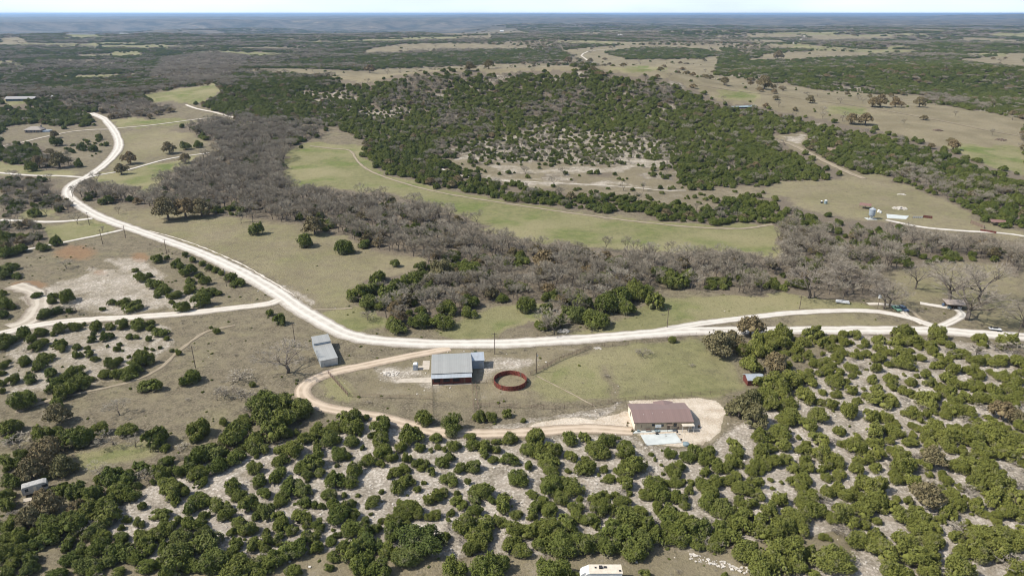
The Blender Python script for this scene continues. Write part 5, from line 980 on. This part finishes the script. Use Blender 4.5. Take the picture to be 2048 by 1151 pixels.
SOLO = [
 ('juniper', 401, 868, 50, 'large round juniper alone on dry grass beside the reddish scrape'),
 ('juniper', 611, 493, 38, 'dark round juniper standing alone in the middle of the field'),
 ('juniper', 512, 468, 38, 'dark juniper near two small bare trees at the field edge'),
 ('juniper', 686, 506, 40, 'dark juniper at the field edge touching the bare woods'),
 ('juniper', 791, 533, 23, 'small dark juniper on open grass below the bare woods'),
 ('juniper', 540, 630, 18, 'narrow upright juniper at the corner of the two roads'),
 ('juniper', 560, 648, 32, 'low spreading juniper below the road corner'),
 ('juniper', 850, 848, 42, 'round juniper below the barn, first in the row beside the driveway'),
 ('juniper', 905, 862, 50, 'largest round juniper in the row between barn and driveway'),
 ('juniper', 958, 840, 32, 'juniper of the joined pair below the barn, its round half'),
 ('juniper', 981, 840, 30, 'juniper of the joined pair below the barn, its bushier half'),
 ('juniper', 1014, 832, 22, 'small leaning juniper at the end of the row below the round pen'),
 ('juniper', 1050, 622, 44, 'round dark juniper in the gap of the bare woods above the road'),
 ('juniper', 1343, 684, 19, 'small green bush beside the pipe fence above the paddock'),
 ('juniper', 505, 772, 16, 'tiny bright juniper alone between the thorny bare shrubs'),
 ('live_oak', 1432, 708, 72, 'big brown leaved oak at the edge of the main road, its darker half'),
 ('live_oak', 1500, 672, 62, 'big golden brown oak touching the white road'),
 ('live_oak', 1463, 690, 46, 'smaller brown oak between the two big roadside oaks'),
 ('live_oak', 1482, 706, 36, 'grey brown oak tucked below the roadside oaks'),
 ('live_oak', 1550, 742, 58, 'grey tan leafless-looking oak among green junipers above the small red shed'),
 ('green_oak', 1478, 832, 62, 'olive live oak beside the cleared yard of the tan house'),
 ('green_oak', 1510, 848, 60, 'broad olive live oak with bare ground under it by the yard'),
 ('green_oak', 1500, 812, 52, 'dense live oak just below the small red shed'),
 ('live_oak', 92, 935, 78, 'tall grey brown oak hiding the white trailer'),
 ('live_oak', 84, 1001, 38, 'low grey oak boughs drooping over the side of the hidden white trailer'),
 ('live_oak', 66, 958, 60, 'grey oak above the roof of the hidden white trailer'),
 ('green_oak', 130, 945, 56, 'olive grey oak at the edge of the small green clearing'),
 ('live_oak', 108, 903, 50, 'pale tan oak above the hidden white trailer'),
 ('live_oak', 100, 1025, 70, 'wide sandy brown oak below the hidden white trailer'),
 ('live_oak', 62, 1055, 60, 'sandy oak lowest of the oaks near the hidden trailer'),
 ('live_oak', 158, 1025, 44, 'small orange tan oak between dark junipers'),
 ('live_oak', 120, 845, 55, 'grey oak above the dark junipers at the pasture foot'),
 ('live_oak', 1866, 930, 56, 'tan oak in the juniper thicket, upper of the pair'),
 ('live_oak', 1850, 1008, 72, 'big rusty brown oak among green junipers'),
 ('live_oak', 2000, 838, 58, 'dull brown oak in the thick juniper scrub'),
 ('live_oak', 2030, 846, 44, 'brown oak at the edge of the thick juniper scrub'),
 ('live_oak', 630, 468, 50, 'brown oak bulging from the bare woods into the field'),
 ('live_oak', 338, 440, 62, 'brown green oak at the near corner of the bare woods'),
 ('live_oak', 372, 436, 58, 'round oak along the near edge of the bare woods'),
 ('live_oak', 405, 433, 50, 'dull oak along the near edge of the bare woods'),
 ('live_oak', 1090, 540, 60, 'olive brown oak in the bare woods above the meadow end'),
 ('green_oak', 880, 565, 64, 'olive grey oak in the middle of the bare woods'),
 ('live_oak', 340, 307, 32, 'round dark oak in the tan meadow beside a smaller bush'),
 ('live_oak', 262, 328, 34, 'grey oak on the tan meadow near the road bend'),
 ('live_oak', 243, 348, 30, 'dark oak casting its shadow beside the white lane'),
 ('live_oak', 372, 326, 28, 'grey oak astride the white meadow lane'),
 ('juniper', 372, 299, 22, 'small juniper in the tan meadow beside the bare woods'),
 ('juniper', 397, 295, 20, 'small juniper touching the bare woods by the tan meadow'),
 ('live_oak', 80, 335, 34, 'grey brown oak by the pale road of the houses'),
 ('live_oak', 120, 335, 42, 'wide bare oak by the pale road of the houses'),
 ('juniper', 213, 292, 12, 'tiny juniper beside the wide road bend'),
 ('juniper', 159, 334, 20, 'small juniper in the meadow near the wide bare oak'),
 ('juniper', 66, 342, 26, 'low juniper beside the pale house road'),
 ('juniper', 112, 292, 28, 'round juniper above the scattered bushes near the stone house'),
 ('juniper', 200, 279, 16, 'small juniper in the row above the road bend'),
 ('juniper', 188, 303, 20, 'juniper near the road bend, one of the scattered bushes'),
 ('juniper', 165, 300, 22, 'juniper among the scattered bushes above the bare oaks'),
 ('live_oak', 110, 276, 20, 'small grey oak beside the lane of the stone house'),
 ('live_oak', 1620, 206, 20, 'round dark oak alone on the wide tan valley floor'),
 ('live_oak', 1760, 214, 34, 'brown oak thicket alone in the tan valley'),
 ('live_oak', 1790, 214, 24, 'dark brown oak ending the thicket in the tan valley'),
 ('live_oak', 1745, 214, 26, 'rusty oak starting the thicket in the tan valley'),
 ('live_oak', 1528, 178, 34, 'brown oak at the foot of the far wooded ridge'),
 ('live_oak', 1448, 170, 22, 'small dark oak on the tan slope by the valley track'),
 ('live_oak', 1838, 214, 26, 'brown oak at the tip of the ridge woods'),
 ('live_oak', 1135, 128, 20, 'round brown oak on the far tan field beside the pale road'),
 ('live_oak', 1180, 126, 14, 'dark oak beside the bend of the far pale road'),
 ('live_oak', 978, 138, 26, 'spreading oak on the far tan field'),
 ('live_oak', 940, 142, 24, 'brown oak on the far tan field edge'),
 ('live_oak', 740, 146, 24, 'low grey oak on the far tan field'),
 ('live_oak', 1555, 119, 24, 'round oak before the pink tan far field'),
 ('live_oak', 1703, 248, 30, 'rusty brown oak on the edge of the juniper hill'),
 ('live_oak', 1730, 250, 34, 'dark rusty oak at the edge of the juniper hill'),
 ('live_oak', 1905, 300, 30, 'grey oak above the bright green field'),
 ('pecan_tree', 575, 745, 92, 'big leafless tree with spreading limbs beside the metal shed', .70),
 ('pecan_tree', 1932, 638, 130, 'widest leafless pecan with dark limbs beyond the yard shelter', .72),
 ('pecan_tree', 1896, 604, 95, 'leafless pecan with forking black limbs behind the yard shelter', .95),
 ('pecan_tree', 1960, 600, 90, 'tall leafless pecan with thin high limbs above the yard shelter', .95),
 ('pecan_tree', 1768, 617, 52, 'leafless pecan beside the parked blue vehicle', 1.1),
 ('pecan_tree', 1780, 612, 54, 'leafless twin pecan behind the green vehicle', 1.05),
 ('pecan_tree', 1830, 578, 44, 'tall pale leafless tree in front of the meadow gap', 1.4),
 ('pecan_tree', 1617, 596, 80, 'large leafless pecan at the edge of the woods above the loop road', .85),
 ('pecan_tree', 1692, 588, 78, 'large pale leafless pecan beside the long white trailer', .95),
 ('pecan_tree', 2046, 655, 60, 'leafless tree cut by the picture edge near the flatbed trailer', 1.0),
 ('bare_tree', 435, 800, 30, 'crooked black leafless tree on the dry slope', .8),
 ('bare_tree', 237, 428, 13, 'tiny leafless tree alone at the field corner', 1.2),
 ('bare_tree', 483, 446, 20, 'small leafless tree, first of the pair at the field edge', 1.2),
 ('bare_tree', 505, 444, 20, 'small leafless tree, second of the pair at the field edge', 1.2),
 ('bare_tree', 155, 447, 30, 'wide leafless tree on the green verge beside the white drive', .7),
 ('bare_tree', 205, 464, 16, 'small leafless tree on the verge by the main road', .8),
 ('bare_tree', 134, 537, 32, 'flat grey thorny tree with green bushes under it on rusty ground', .6),
 ('bare_tree', 225, 888, 50, 'grey spreading dead looking tree at the edge of the small clearing', .55),
 ('bare_tree', 270, 893, 36, 'small bare tree with a thin straight trunk in the clearing', .7),
 ('bare_tree', 200, 948, 46, 'fallen looking bare grey branches beside the clearing', .45),
 ('bare_tree', 152, 623, 34, 'small umbrella shaped bare tree beside the side road', .65),
 ('bare_tree', 240, 830, 44, 'black bare branches rising over the thicket below the pasture', .8),
 ('bare_tree', 1092, 662, 54, 'pale leafless tree on the green verge just above the main road', .85),
 ('bare_tree', 1108, 668, 52, 'grey leafless bush hugging the verge above the main road', .7),
 ('bare_shrub', 1285, 712, 36, 'round bare thorn bush alone in the paddock', .5),
 ('bare_shrub', 1384, 732, 14, 'tiny dark bare shrub in the paddock near the oaks', .5),
 ('bare_shrub', 718, 600, 30, 'grey bare bush at the tip of the juniper clump', .8),
 ('bare_shrub', 735, 640, 36, 'leafless grey bush at the near corner of the woods', .8),
 ('bare_shrub', 480, 760, 60, 'loose bare thicket on the dry slope above the crooked tree', .4),
 ('bare_shrub', 450, 792, 50, 'thin leafless thicket beside the crooked black tree', .45),
 ('bare_shrub', 485, 796, 44, 'thin leafless thicket at the end of the dry slope', .45),
 ('bare_shrub', 1555, 728, 32, 'pale purple bare bush in the green junipers above the red shed', .8),
 ('bare_shrub', 2030, 980, 60, 'grey bare bush on white ground at the picture edge', .6),
 ('bare_shrub', 1936, 990, 40, 'silvery bare bush between green junipers', .7),
 ('bare_shrub', 1645, 1010, 44, 'silvery bare bush in the dense junipers above the clearing', .7),
 ('bare_shrub', 2025, 1140, 60, 'grey bare bush at the lowest corner of the scrub', .7),
 ('bare_shrub', 1425, 1092, 40, 'grey bare bush above the small dry clearing', .7),
 ('bare_shrub', 1910, 1062, 44, 'silvery green bare bush among the lowest junipers', .7),
 ('bare_shrub', 180, 1065, 50, 'grey bare brush between dark junipers on the slope', .6),
 ('bare_shrub', 290, 960, 40, 'grey bare bush beside the white stony slope', .9),
 ('bare_shrub', 40, 895, 60, 'dark bare brush beside the grey oaks', .6),
 ('bare_shrub', 1952, 710, 46, 'pinkish bare bush at the road edge of the scrub', .7),
 ('bare_shrub', 1990, 700, 34, 'small pinkish bare bush beside the road', .7),
 ('bare_shrub', 2030, 715, 54, 'wide pinkish bare thicket near the road end', .7),
 ('bare_shrub', 1966, 725, 34, 'low bare bush in the scrub below the road', .6),
 ('bare_shrub', 1900, 712, 32, 'grey bare bush in the scrub under the yard junction', .6),
 ('bare_shrub', 2040, 830, 40, 'grey bare bush in the thick olive scrub', .6),
 ('bare_shrub', 52, 706, 16, 'tiny pale bare bush on the white ground', .9),
]
for s in SOLO:
    kind, u, v, w, lab = s[:5]; hr = s[5] if len(s) > 5 else None; var = None
    if kind == 'live_oak': var = random.randrange(3); hr = hr or 1.15
    if kind == 'green_oak': kind = 'live_oak'; var = 3+random.randrange(2); hr = hr or 1.15
    if kind == 'juniper' and hr is None: hr = 1.25
    add_px(kind, u, v, w, hr, lab, var, True)
# ---- random woods on the traced areas
def scatter():
    bands = [(230, 420, 5.0), (420, 620, 5.0), (620, 900, 5.2), (900, 1300, 6.2), (1300, 1900, 9), (1900, 2800, 14), (2800, 4200, 22), (4200, 6500, 34), (6500, 9500, 55)]
    sx = np.array([p['x'] for p in PL]); sy = np.array([p['y'] for p in PL]); sw = np.array([p['w'] for p in PL])
    out = []
    for d0, d1, s in bands:
        gx = np.arange(-d1*.86, d1*.86, s); gy = np.arange(d0*.72, d1, s); X, Y = np.meshgrid(gx, gy)
        X = X+((np.arange(X.shape[0]) % 2)*.5*s)[:, None]
        X = (X+RNG.uniform(-.42, .42, X.shape)*s).ravel(); Y = (Y+RNG.uniform(-.42, .42, Y.shape)*s).ravel()
        D = np.hypot(X, Y); m = (D >= d0) & (D < d1) & (np.abs(X) < Y*.84); X = X[m]; Y = Y[m]
        f = fields(X, Y); r = RNG.random(X.shape)
        cov = f['cover'].copy()
        bd = f['c'] == CLN.index('BD'); near_bd = bd & (f['d'] < 420)
        keep = r < cov*np.where(cov < .2, 1, 1)
        keep &= (f['v'] < 700)
        if d0 < 1300:      # the crowns, too, stay inside the wooded area
            tp = class_at(f['uu'], f['vv']-6.5*F/f['f']); open_ = np.array([CL[k]['cover'] for k in CLN])[tp] < .1
            keep &= ~(open_ & (cov > .3) & (RNG.random(X.shape) < .93))
        X, Y = X[keep], Y[keep]; f = {k: q[keep] for k, q in f.items()}
        rd = road_dist(X, Y) if d0 < 1400 else np.full(X.shape, 99.)
        ok = rd > s*.30+.6
        X, Y = X[ok], Y[ok]; f = {k: q[ok] for k, q in f.items()}
        r2 = RNG.random(X.shape); pj = f['pj']; pb = f['pb']
        kd = np.where(r2 < pj, 0, np.where(r2 < pj+pb, 1, 2))
        rw = RNG.uniform(.0, 1, X.shape)
        for i in range(len(X)):
            near = (abs(sx-X[i]) < 9) & (abs(sy-Y[i]) < 9)
            if near.any() and (np.hypot(sx[near]-X[i], sy[near]-Y[i]) < sw[near]*.42).any(): continue
            sparse = f['cover'][i] < .7
            if kd[i] == 0:
                w = s*(.72+.75*rw[i])*(1.12 if 600 < f['d'][i] < 1500 else 1) if not sparse else s*(.45+.55*rw[i]); h = min(w*RNG.uniform(.85, 1.2), 5.5+.16*s+2*rw[i]); w *= .72 if f['c'][i] == CLN.index('JL') else 1; h *= .7 if f['c'][i] == CLN.index('JL') else 1
                out.append(('juniper', X[i], Y[i], w, h))
            elif kd[i] == 1:
                w = s*(1.15+.95*rw[i]) if f['c'][i] == CLN.index('BD') else s*(1.0+.5*rw[i])
                out.append(('bare_tree', X[i], Y[i], w, ((6.0+4.5*rw[i]+2.5*RNG.random()) if f['c'][i] == CLN.index('BD') else (5.5+3.0*RNG.random())) if s < 10 else 7+s*.16))
            else:
                w = s*(1.4+.5*rw[i]) if s < 10 else s; out.append(('live_oak', X[i], Y[i], w, min(w*1.0, 8+s*.12)))
    return out
for (k, x, y, w, h) in scatter():
    add(k, float(x), float(y), float(w), float(h), var=(random.randrange(3) if k == 'live_oak' else None))
# young bushes between the big ones on the stony slope
def young(n=9000):
    X = RNG.uniform(-200, 260, n); Y = RNG.uniform(105, 300, n); f = fields(X, Y); sx = np.array([p['x'] for p in PL]); sy = np.array([p['y'] for p in PL]); sw = np.array([p['w'] for p in PL]); rd = road_dist(X, Y)
    SC_ = CLN.index('SC'); SL_ = CLN.index('SL')
    for i in range(n):
        c = f['c'][i]; pr = (.16+.34*(f['u'][i] > 1640)) if c == SC_ else (.10 if c == SL_ and f['v'][i] > 600 else 0)
        if fbm(X[i:i+1]/9, Y[i:i+1]/9, 171, 2)[0] < .45: pr *= .4
        if RNG.random() > pr or rd[i] < 1.5: continue
        near = (abs(sx-X[i]) < 8) & (abs(sy-Y[i]) < 8)
        if near.any() and (np.hypot(sx[near]-X[i], sy[near]-Y[i]) < sw[near]*.40).any(): continue
        gb = RNG.random() < (.22 if f['u'][i] > 1500 else .10); wd = float(RNG.uniform(.9, 3.4)); add('bare_shrub' if gb else 'juniper', float(X[i]), float(Y[i]), wd*1.2 if gb else wd, wd*.5 if gb else None)
young()
DENSE = [[(0,880),(130,860),(350,900),(420,860),(520,800),(640,850),(560,880),(330,980),(220,1060),(200,1200),(0,1200)], [(200,1151),(330,1020),(620,1010),(900,1000),(1150,1000),(1200,1080),(900,1090),(500,1151)], [(1480,900),(1700,880),(1900,760),(2048,740),(2100,1100),(1800,1050),(1600,1100),(1450,1070),(1200,1070),(1150,1000)], [(1490,690),(1560,665),(1700,668),(1720,710),(1640,770),(1570,800),(1530,790),(1560,745)], [(1530,770),(1600,760),(1590,800),(1540,815)]]
def fill(n=4200):
    X = RNG.uniform(-190, 250, n); Y = RNG.uniform(105, 300, n); u, v, f = project(X, Y, H(X, Y)); m = np.zeros(n, bool)
    for D in DENSE: m |= inpoly(u, v, D)
    X = X[m]; Y = Y[m]; u = u[m]; v = v[m]; rd = road_dist(X, Y)
    for i in range(len(X)):
        if rd[i] < 2.5 or (1130 < u[i] < 1270 and v[i] > 1090) or (30 < u[i] < 110 and 960 < v[i] < 1015) or (160 < u[i] < 330 and 860 < v[i] < 945): continue
        P_ = [q for q in PL if abs(q['x']-X[i]) < 7 and abs(q['y']-Y[i]) < 7]
        if any(math.hypot(q['x']-X[i], q['y']-Y[i]) < q['w']*.42 for q in P_): continue
        r = RNG.random(); add('bare_shrub' if r < .10 else 'juniper', float(X[i]), float(Y[i]), float(RNG.uniform(2.2, 5.2)), None if r >= .1 else 2.2)
fill()
# scrub beyond the picture edges, so the place goes on
for i in range(420):
    a = RNG.uniform(-1.0, 1.0); d = RNG.uniform(70, 250); x = d*math.sin(a); y = d*math.cos(a)
    u, v, f = project(x, y, 0)
    if (u < -25 or u > 2075 or v > 1190) and (u > 1900 or (v > 860)): add('juniper', x, y, float(RNG.uniform(3.5, 7.5)))

# ------------------------------------------------------------------ individual plants (the 300 of a kind that show largest) and the rest as one mass
LM = [(1325,845,'the tan house'),(1322,878,'the concrete court'),(1203,1130,'the long cream trailer'),(1512,760,'the small red shed'),(905,735,'the grey barn'),(1020,760,'the round red pen'),
      (70,978,'the hidden white trailer'),(640,700,'the silver metal shed'),(391,720,'the lone pole of the dry slope'),(452,560,'the pole among the roadside junipers'),(240,640,'the side road'),(1463,690,'the brown roadside oaks'),
      (1800,625,'the parked vehicles'),(1985,660,'the flatbed trailer'),(1905,610,'the yard shelter'),(230,915,'the small green clearing'),(700,830,'the driveway'),(1080,862,'the straight stretch of driveway'),(1490,835,'the olive live oaks'),
      (1850,1000,'the rusty brown oak'),(1475,1110,'the stone row clearing'),(560,1040,'the white stony slope'),(760,1000,'the widest white gap'),(1590,990,'the pale gap in the scrub'),(1740,720,'the white road behind the scrub'),(60,600,'the pale dirt clearing'),
      (1742,425,'the grain bin'),(1050,430,'the long green meadow'),(600,440,'the grazing field'),(150,380,'the road bend in the trees'),(400,250,'the valley track'),(750,580,'the juniper clump by the field'),(1200,600,'the evergreen point above the road'),
      (1000,640,'the green verge'),(1450,500,'the end of the long meadow'),(1880,580,'the pecan yard'),(250,500,'the rusty hillside'),(1850,860,'the thick olive scrub'),(300,1000,'the dark slope below the clearing'),(2000,1050,'the lowest scrub'),(1780,200,'the tan valley'),(1130,110,'the far pale road'),(980,135,'the far tan field'),(1875,262,'the dark brush pile'),(1480,212,'the stock pond'),(75,262,'the stone house'),(1590,280,'the bulldozed strip'),(1100,340,'the limestone terrace'),(860,95,'the reddish far field'),(960,1050,'the two largest junipers')]
def auto_label(p, idx):
    size = {'juniper': ((22, 'tiny'), (29, 'small'), (36, 'middling'), (46, 'large'), (1e9, 'huge')), 'bare_tree': ((34, 'small'), (40, 'middling'), (46, 'large'), (1e9, 'huge'))}.get(p['kind'], ((30, 'small'), (50, 'large'), (1e9, 'huge')))
    sz = next(n for t, n in size if p['px'] < t)
    lu, lv, ln = min(LM, key=lambda q: (q[0]-p['u'])**2+((q[1]-p['v'])*1.6)**2)
    du, dv = p['u']-lu, (p['v']-lv)*1.6; dist = math.hypot(du, dv)
    far_ = 'just' if dist < 60 else ('further' if dist < 130 else 'well')
    side = ('below' if dv > 0 else 'above') if abs(dv) > abs(du)*.7 else 'beside'
    nb = [q for q in idx if q is not p and abs(q['x']-p['x']) < 14 and abs(q['y']-p['y']) < 14 and math.hypot(q['x']-p['x'], q['y']-p['y']) < (q['w']+p['w'])*.55]
    n = len(nb); big = sum(q['w'] > p['w'] for q in nb)
    rel = 'standing clear' if n == 0 else ('joined to a %s one' % ('bigger' if big else 'smaller') if n == 1 else ('biggest of its clump' if big == 0 else ('among bigger ones' if big == n else 'in dense clump')))
    kn = {'juniper': 'juniper', 'bare_tree': 'leafless tree', 'live_oak': 'brown oak', 'pecan_tree': 'leafless pecan', 'bare_shrub': 'bare shrub'}[p['kind']]
    return '%s %s %s, %s %s %s' % (sz, kn, rel, far_, side, ln)
SEEN = {}
def unique_label(p, idx):
    t = auto_label(p, idx)
    if t in SEEN:
        near = sorted(LM, key=lambda q: (q[0]-p['u'])**2+((q[1]-p['v'])*1.6)**2)
        for q in near[1:5]:
            t2 = t+' towards '+q[2]
            if len(t2.replace('-', ' ').split()) > 16: t2 = t.replace(' standing clear', '').replace(' in dense clump', '').replace(' among bigger ones', '')+' towards '+q[2]
            if len(t2.replace(',', ' ').split()) <= 16 and t2 not in SEEN: SEEN[t2] = 1; return t2
    SEEN[t] = 1; return t
CAT = {'juniper': 'juniper', 'bare_tree': 'tree', 'live_oak': 'oak tree', 'pecan_tree': 'pecan tree', 'bare_shrub': 'shrub'}
GRP = {'juniper': 'juniper trees of the ranch scrub', 'bare_tree': 'leafless trees of the creek woods', 'live_oak': 'brown and olive oaks', 'pecan_tree': 'leafless pecans', 'bare_shrub': 'bare shrubs'}
SOURCES = {}; rest = {}
inview = lambda p: -30 < p['u'] < 2078 and p['v'] < 1190+p['px']*.4
for kind in KINDS:
    L = [p for p in PL if p['kind'] == kind]
    L.sort(key=lambda p: (-(1e6 if p['force'] else 0)-(p['px'] if inview(p) else 0)))
    ind = L[:298]; rest[kind] = L[298:]; protos = {}
    for p in ind:
        k = p['var']
        if k not in protos:
            o = empty(kind, (p['x'], p['y'], p['z']-.05), p['rz'])
            cr = link('crown', KINDS[kind][k][0], o); tr = link('trunk', KINDS[kind][k][1], o); protos[k] = (cr, tr)
        else:
            src = protos[k][0].parent; o = src.copy(); COL.objects.link(o)
            for ch in protos[k]:
                c = ch.copy(); COL.objects.link(c); c.parent = o
            o.location = (p['x'], p['y'], p['z']-.05); o.rotation_euler = (0, 0, p['rz'])
        a_ = random.uniform(.80, 1.22) if not p['force'] else 1
        if kind in ('juniper', 'live_oak'): o.scale = (p['w']*a_, p['w']/a_, p['h'])
        else: hs = p['h']; o.scale = (p['w']/.95, p['w']/.95, hs)
        tag(o, p['label'] or unique_label(p, ind), CAT[kind], GRP[kind])
    SOURCES[kind] = protos
def mass(name, label, L, kind, width_div=1.0):
    """one object: points that carry the shapes of the plants of that kind"""
    protos = SOURCES[kind]; keys = sorted(protos); n = len(L)
    if not n: return
    me = bpy.data.meshes.new(name); me.vertices.add(n)
    me.vertices.foreach_set('co', np.array([(p['x'], p['y'], p['z']-.05) for p in L], np.float32).ravel())
    a = me.attributes.new('sc', 'FLOAT_VECTOR', 'POINT'); a.data.foreach_set('vector', np.array([(p['w']/width_div*a_, p['w']/width_div/a_, p['h']) for p, a_ in zip(L, RNG.uniform(.8, 1.22, len(L)))], np.float32).ravel())
    a = me.attributes.new('rz', 'FLOAT_VECTOR', 'POINT'); a.data.foreach_set('vector', np.array([(0, 0, p['rz']) for p in L], np.float32).ravel())
    a = me.attributes.new('idx', 'INT', 'POINT'); a.data.foreach_set('value', np.array([keys.index(p['var'] if p['var'] in keys else keys[0]) for p in L], np.int32))
    o = link(name, me); g = bpy.data.node_groups.new(name, 'GeometryNodeTree')
    g.interface.new_socket('Geometry', in_out='INPUT', socket_type='NodeSocketGeometry'); g.interface.new_socket('Geometry', in_out='OUTPUT', socket_type='NodeSocketGeometry')
    N = g.nodes; gi = N.new('NodeGroupInput'); go = N.new('NodeGroupOutput'); iop = N.new('GeometryNodeInstanceOnPoints'); join = N.new('GeometryNodeJoinGeometry')
    for k in reversed(keys):
        j2 = N.new('GeometryNodeJoinGeometry')
        for ob in protos[k]:
            oi = N.new('GeometryNodeObjectInfo'); oi.transform_space = 'ORIGINAL'; oi.inputs['Object'].default_value = ob; oi.inputs['As Instance'].default_value = False
            g.links.new(oi.outputs['Geometry'], j2.inputs[0])
        gti = N.new('GeometryNodeGeometryToInstance'); g.links.new(j2.outputs[0], gti.inputs[0]); g.links.new(gti.outputs[0], join.inputs[0])
    def at_(nm, ty):
        x = N.new('GeometryNodeInputNamedAttribute'); x.data_type = ty; x.inputs[0].default_value = nm; return x.outputs[0]
    g.links.new(gi.outputs[0], iop.inputs['Points']); g.links.new(join.outputs[0], iop.inputs['Instance'])
    iop.inputs['Pick Instance'].default_value = True
    g.links.new(at_('idx', 'INT'), iop.inputs['Instance Index']); g.links.new(at_('rz', 'FLOAT_VECTOR'), iop.inputs['Rotation']); g.links.new(at_('sc', 'FLOAT_VECTOR'), iop.inputs['Scale'])
    g.links.new(iop.outputs[0], go.inputs[0]); md = o.modifiers.new('scatter', 'NODES'); md.node_group = g
    tag(o, label, 'woods', kind='stuff')
mass('juniper_woodland', 'dark green juniper woods covering the hills and far plateaus', rest['juniper'], 'juniper')
mass('bare_woodland', 'grey leafless woods along the creek and across the far land', rest['bare_tree'], 'bare_tree', .95)
mass('oak_woodland', 'brown oaks mixed through the far woods', rest['live_oak'], 'live_oak')
# low scrub tufts on the limestone
def tufts():
    L = []
    X = RNG.uniform(-260, 330, 60000); Y = RNG.uniform(95, 400, 60000); f = fields(X, Y)
    r = RNG.random(X.shape); n = fbm(X/11, Y/11, 91, 3)
    dens = np.where(f['lime'] > .75, .30, np.where(f['c'] == CLN.index('OB'), .05, np.where(f['c'] == CLN.index('OD'), .04, .006)))*np.where(n > .48, 1.6, .5)
    m = (r < dens) & (f['v'] > 480); rd = road_dist(X[m], Y[m]); X = X[m][rd > .6]; Y = Y[m][rd > .6]
    for x, y in zip(X, Y):
        w = float(RNG.uniform(.35, 1.5))**1.0; b = RNG.random() < .5
        L.append(dict(kind='juniper', x=float(x), y=float(y), z=ground(x, y), w=w, h=w*.75, var=random.randrange(12), rz=random.uniform(0, 6), shrub=bool(b)))
    return L
TF = tufts()
mass('low_scrub', 'low green tufts scattered over the white stony ground', [p for p in TF if not p['shrub']], 'juniper')
for p in TF: p['var'] = random.randrange(2); p['w'] *= 1.4; p['h'] = p['w']*.5
mass('dry_brush', 'low grey brush scattered over the stony and grassy ground', [p for p in TF if p['shrub']], 'bare_shrub')
_all = [o['label'] for o in bpy.data.objects if o.parent is None and 'label' in o]
from collections import Counter; _c = Counter(_all); print('LABELS', len(_all), len(_c), _c.most_common(6)); print('PLANTS', {k: (len([p for p in PL if p['kind'] == k]), len(rest[k])) for k in KINDS}, 'tufts', len(TF))
HAZE_DENSITY = 4.0e-5
# ------------------------------------------------------------------ air
hz = MB().box(-90000, 90000, -90000, 90000, -260, 128); 
hm = bpy.data.materials.new('haze_air'); hm.use_nodes = True; hn = hm.node_tree; hn.nodes.remove(hn.nodes['Principled BSDF'])
pv = hn.nodes.new('ShaderNodeVolumePrincipled'); pv.inputs['Color'].default_value = (.47, .69, 1.0, 1); pv.inputs['Density'].default_value = HAZE_DENSITY; pv.inputs['Anisotropy'].default_value = .3
hn.links.new(pv.outputs[0], hn.nodes['Material Output'].inputs['Volume'])
ho = hz.build('haze', hm); tag(ho, 'thin blue haze in the air over the far land', 'haze', kind='stuff')
